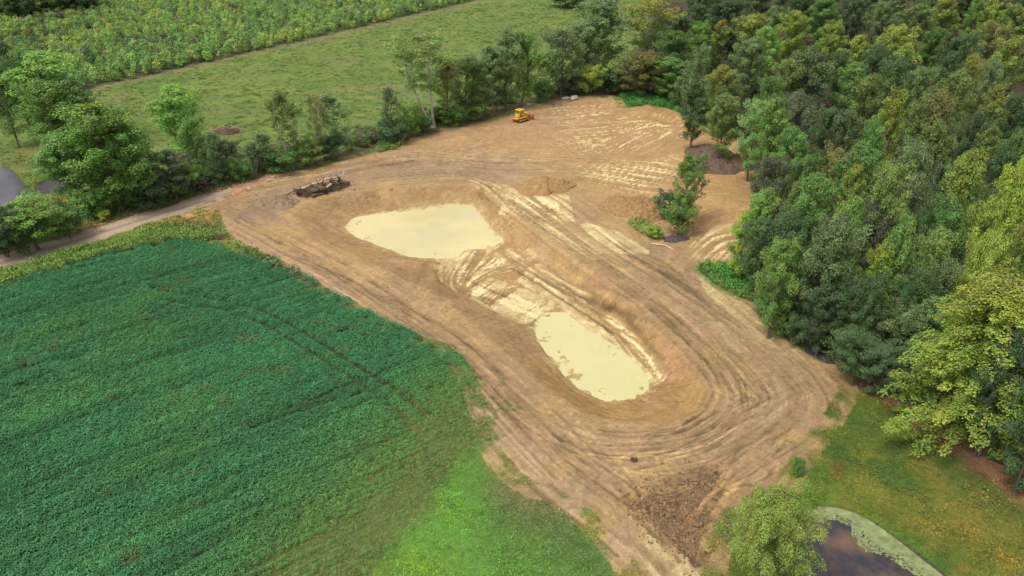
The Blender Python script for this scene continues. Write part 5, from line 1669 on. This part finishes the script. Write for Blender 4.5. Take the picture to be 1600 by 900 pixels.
# ----------------------------------------------------------------------------- bulldozer
def bulldozer():
    e = bpy.data.objects.new("bulldozer", None)
    COL.objects.link(e)
    p1, p0 = np.array(G(826, 184.5)), np.array(G(803, 191))
    c = (p0 + p1) / 2
    dv = p1 - p0
    e.location = (c[0], c[1], zat(*c) + .02)
    e.rotation_euler = (0, 0, math.atan2(dv[1], dv[0]))          # +x is the front
    for s in (-1, 1):
        y0 = s * .98
        pr = []
        for k in range(9):
            a = math.pi / 2 + math.pi * k / 8
            pr.append((-1.55 + .46 * math.cos(a), .5 + .46 * math.sin(a)))
        for k in range(9):
            a = -math.pi / 2 + math.pi * k / 8
            pr.append((1.55 + .42 * math.cos(a), .46 + .42 * math.sin(a)))
        belt = MB()
        n = len(pr)
        inner = [(x * .93, .48 + (z - .48) * .78) for x, z in pr]
        V, F = [], []
        for yy in (y0 - .28, y0 + .28):
            V += [(x, yy, z) for x, z in pr] + [(x, yy, z) for x, z in inner]
        for k in range(n):
            j = (k + 1) % n
            F += [(k, j, 2 * n + j, 2 * n + k), (n + j, n + k, 3 * n + k, 3 * n + j), (j, k, n + k, n + j), (2 * n + k, 2 * n + j, 3 * n + j, 3 * n + k)]
        belt.add(V, F)
        track = belt.build("track", M_STEEL, e)
        gb_ = MB()
        for k in range(n):
            for f in (0, .5):
                x = pr[k][0] * (1 - f) + pr[(k + 1) % n][0] * f
                z = pr[k][1] * (1 - f) + pr[(k + 1) % n][1] * f
                gb_.box((x * 1.01, y0, .48 + (z - .48) * 1.06), (.07, .58, .07))
        gb_.build("grouser", M_STEEL, track)["kind"] = "stuff"
        MB().disc((-1.55, y0, .5), .34, .3).build("sprocket", M_YEL, track)
        MB().disc((1.55, y0, .46), .31, .3).build("idler", M_YEL, track)
        MB().box((0, y0, .48), (2.5, .34, .3), bev=.05).build("track_frame", M_YEL, track)
        MB().box((-.1, y0, 1.06), (2.9, .6, .07), bev=.02).build("fender", M_YEL, e)
        MB().box((1.6, s * 1.42, .6), (2.5, .16, .26), bev=.03).build("push_arm", M_RUST, e)
        MB().tube([(1.0, s * .5, 1.45), (2.55, s * .7, .95)], [.08, .05], 8).build("lift_cylinder", M_STEEL, e)
        MB().disc((1.98, s * .5, 1.86), .11, .12, r2=.09).build("headlight", M_GLASSY, e)
    e.scale = (.84, .84, .9)
    MB().box((-.2, 0, .85), (3.4, 1.4, .6), bev=.06).build("chassis", M_YEL, e)
    MB().box((.95, 0, 1.5), (1.9, 1.05, .85), taper=(.97, .88), bev=.09).build("engine_hood", M_YEL, e)
    rg_ = MB().box((1.95, 0, 1.38), (.16, 1.22, 1.15), bev=.05).build("radiator_guard", M_YEL, e)
    sb_ = MB()
    for k in range(6):
        sb_.box((2.04, 0, .98 + k * .15), (.04, .95, .05))
    sb_.build("grille", M_BLACK, rg_)["kind"] = "stuff"
    MB().tube([(1.0, .2, 1.9), (1.0, .2, 2.75)], [.07, .06], 8).build("exhaust_stack", M_RUST, e)
    MB().tube([(.55, -.25, 1.9), (.55, -.25, 2.35), (.55, -.25, 2.36), (.55, -.25, 2.5)], [.06, .06, .13, .13], 8).build("air_cleaner", M_BLACK, e)
    MB().box((-.75, 0, 1.35), (.62, .62, .35), bev=.06).build("seat", M_BLACK, e)
    MB().box((-1.05, 0, 1.75), (.16, .6, .6), bev=.05).build("seat_back", M_BLACK, e)
    MB().box((-.05, 0, 1.6), (.3, 1.1, .7), bev=.05).build("dashboard", M_YEL, e)
    MB().box((-1.5, 0, 1.6), (.6, 1.5, .85), bev=.1).build("fuel_tank", M_YEL, e)
    for x in (-1.35, .15):
        for s in (-1, 1):
            MB().tube([(x, s * .78, 1.1), (x, s * .74, 2.85)], [.07, .06], 6).build("canopy_post", M_YEL, e)
    MB().box((-.6, 0, 2.92), (2.15, 1.85, .14), taper=(.93, .93), bev=.05).build("canopy_roof", M_YEL, e)
    prof = []
    for k in range(9):
        a = -1.0 + 2.0 * k / 8
        prof.append((3.05 - .42 * math.cos(a) + .3, .72 + .62 * math.sin(a) / math.sin(1.0)))
    back = [(x - .1, z) for x, z in reversed(prof)]
    bl = MB().prism(prof + back, -1.5, 1.5).build("blade", M_RUST, e)
    MB().box((3.14, 0, .1), (.1, 3.0, .16)).build("cutting_edge", M_STEEL, bl)
    for s in (-1, 1):
        MB().box((3.02, s * 1.51, .72), (.42, .05, 1.15)).build("end_plate", M_RUST, bl)
    rp = MB().box((-2.35, 0, .95), (.3, 1.6, .3), bev=.04).build("ripper_beam", M_YEL, e)
    for s in (-1, 0, 1):
        MB().box((-2.5, s * .6, .62), (.16, .14, .95), Matrix.Rotation(.25, 3, 'Y')).build("ripper_shank", M_RUST, rp)
    for s in (-1, 1):
        MB().tube([(-1.7, s * .4, 1.2), (-2.35, s * .4, 1.0)], [.09, .07], 6).build("ripper_arm", M_RUST, e)
    tag(e, "yellow crawler bulldozer parked at the top edge of the bare clearing", "bulldozer")
    return e
bulldozer()
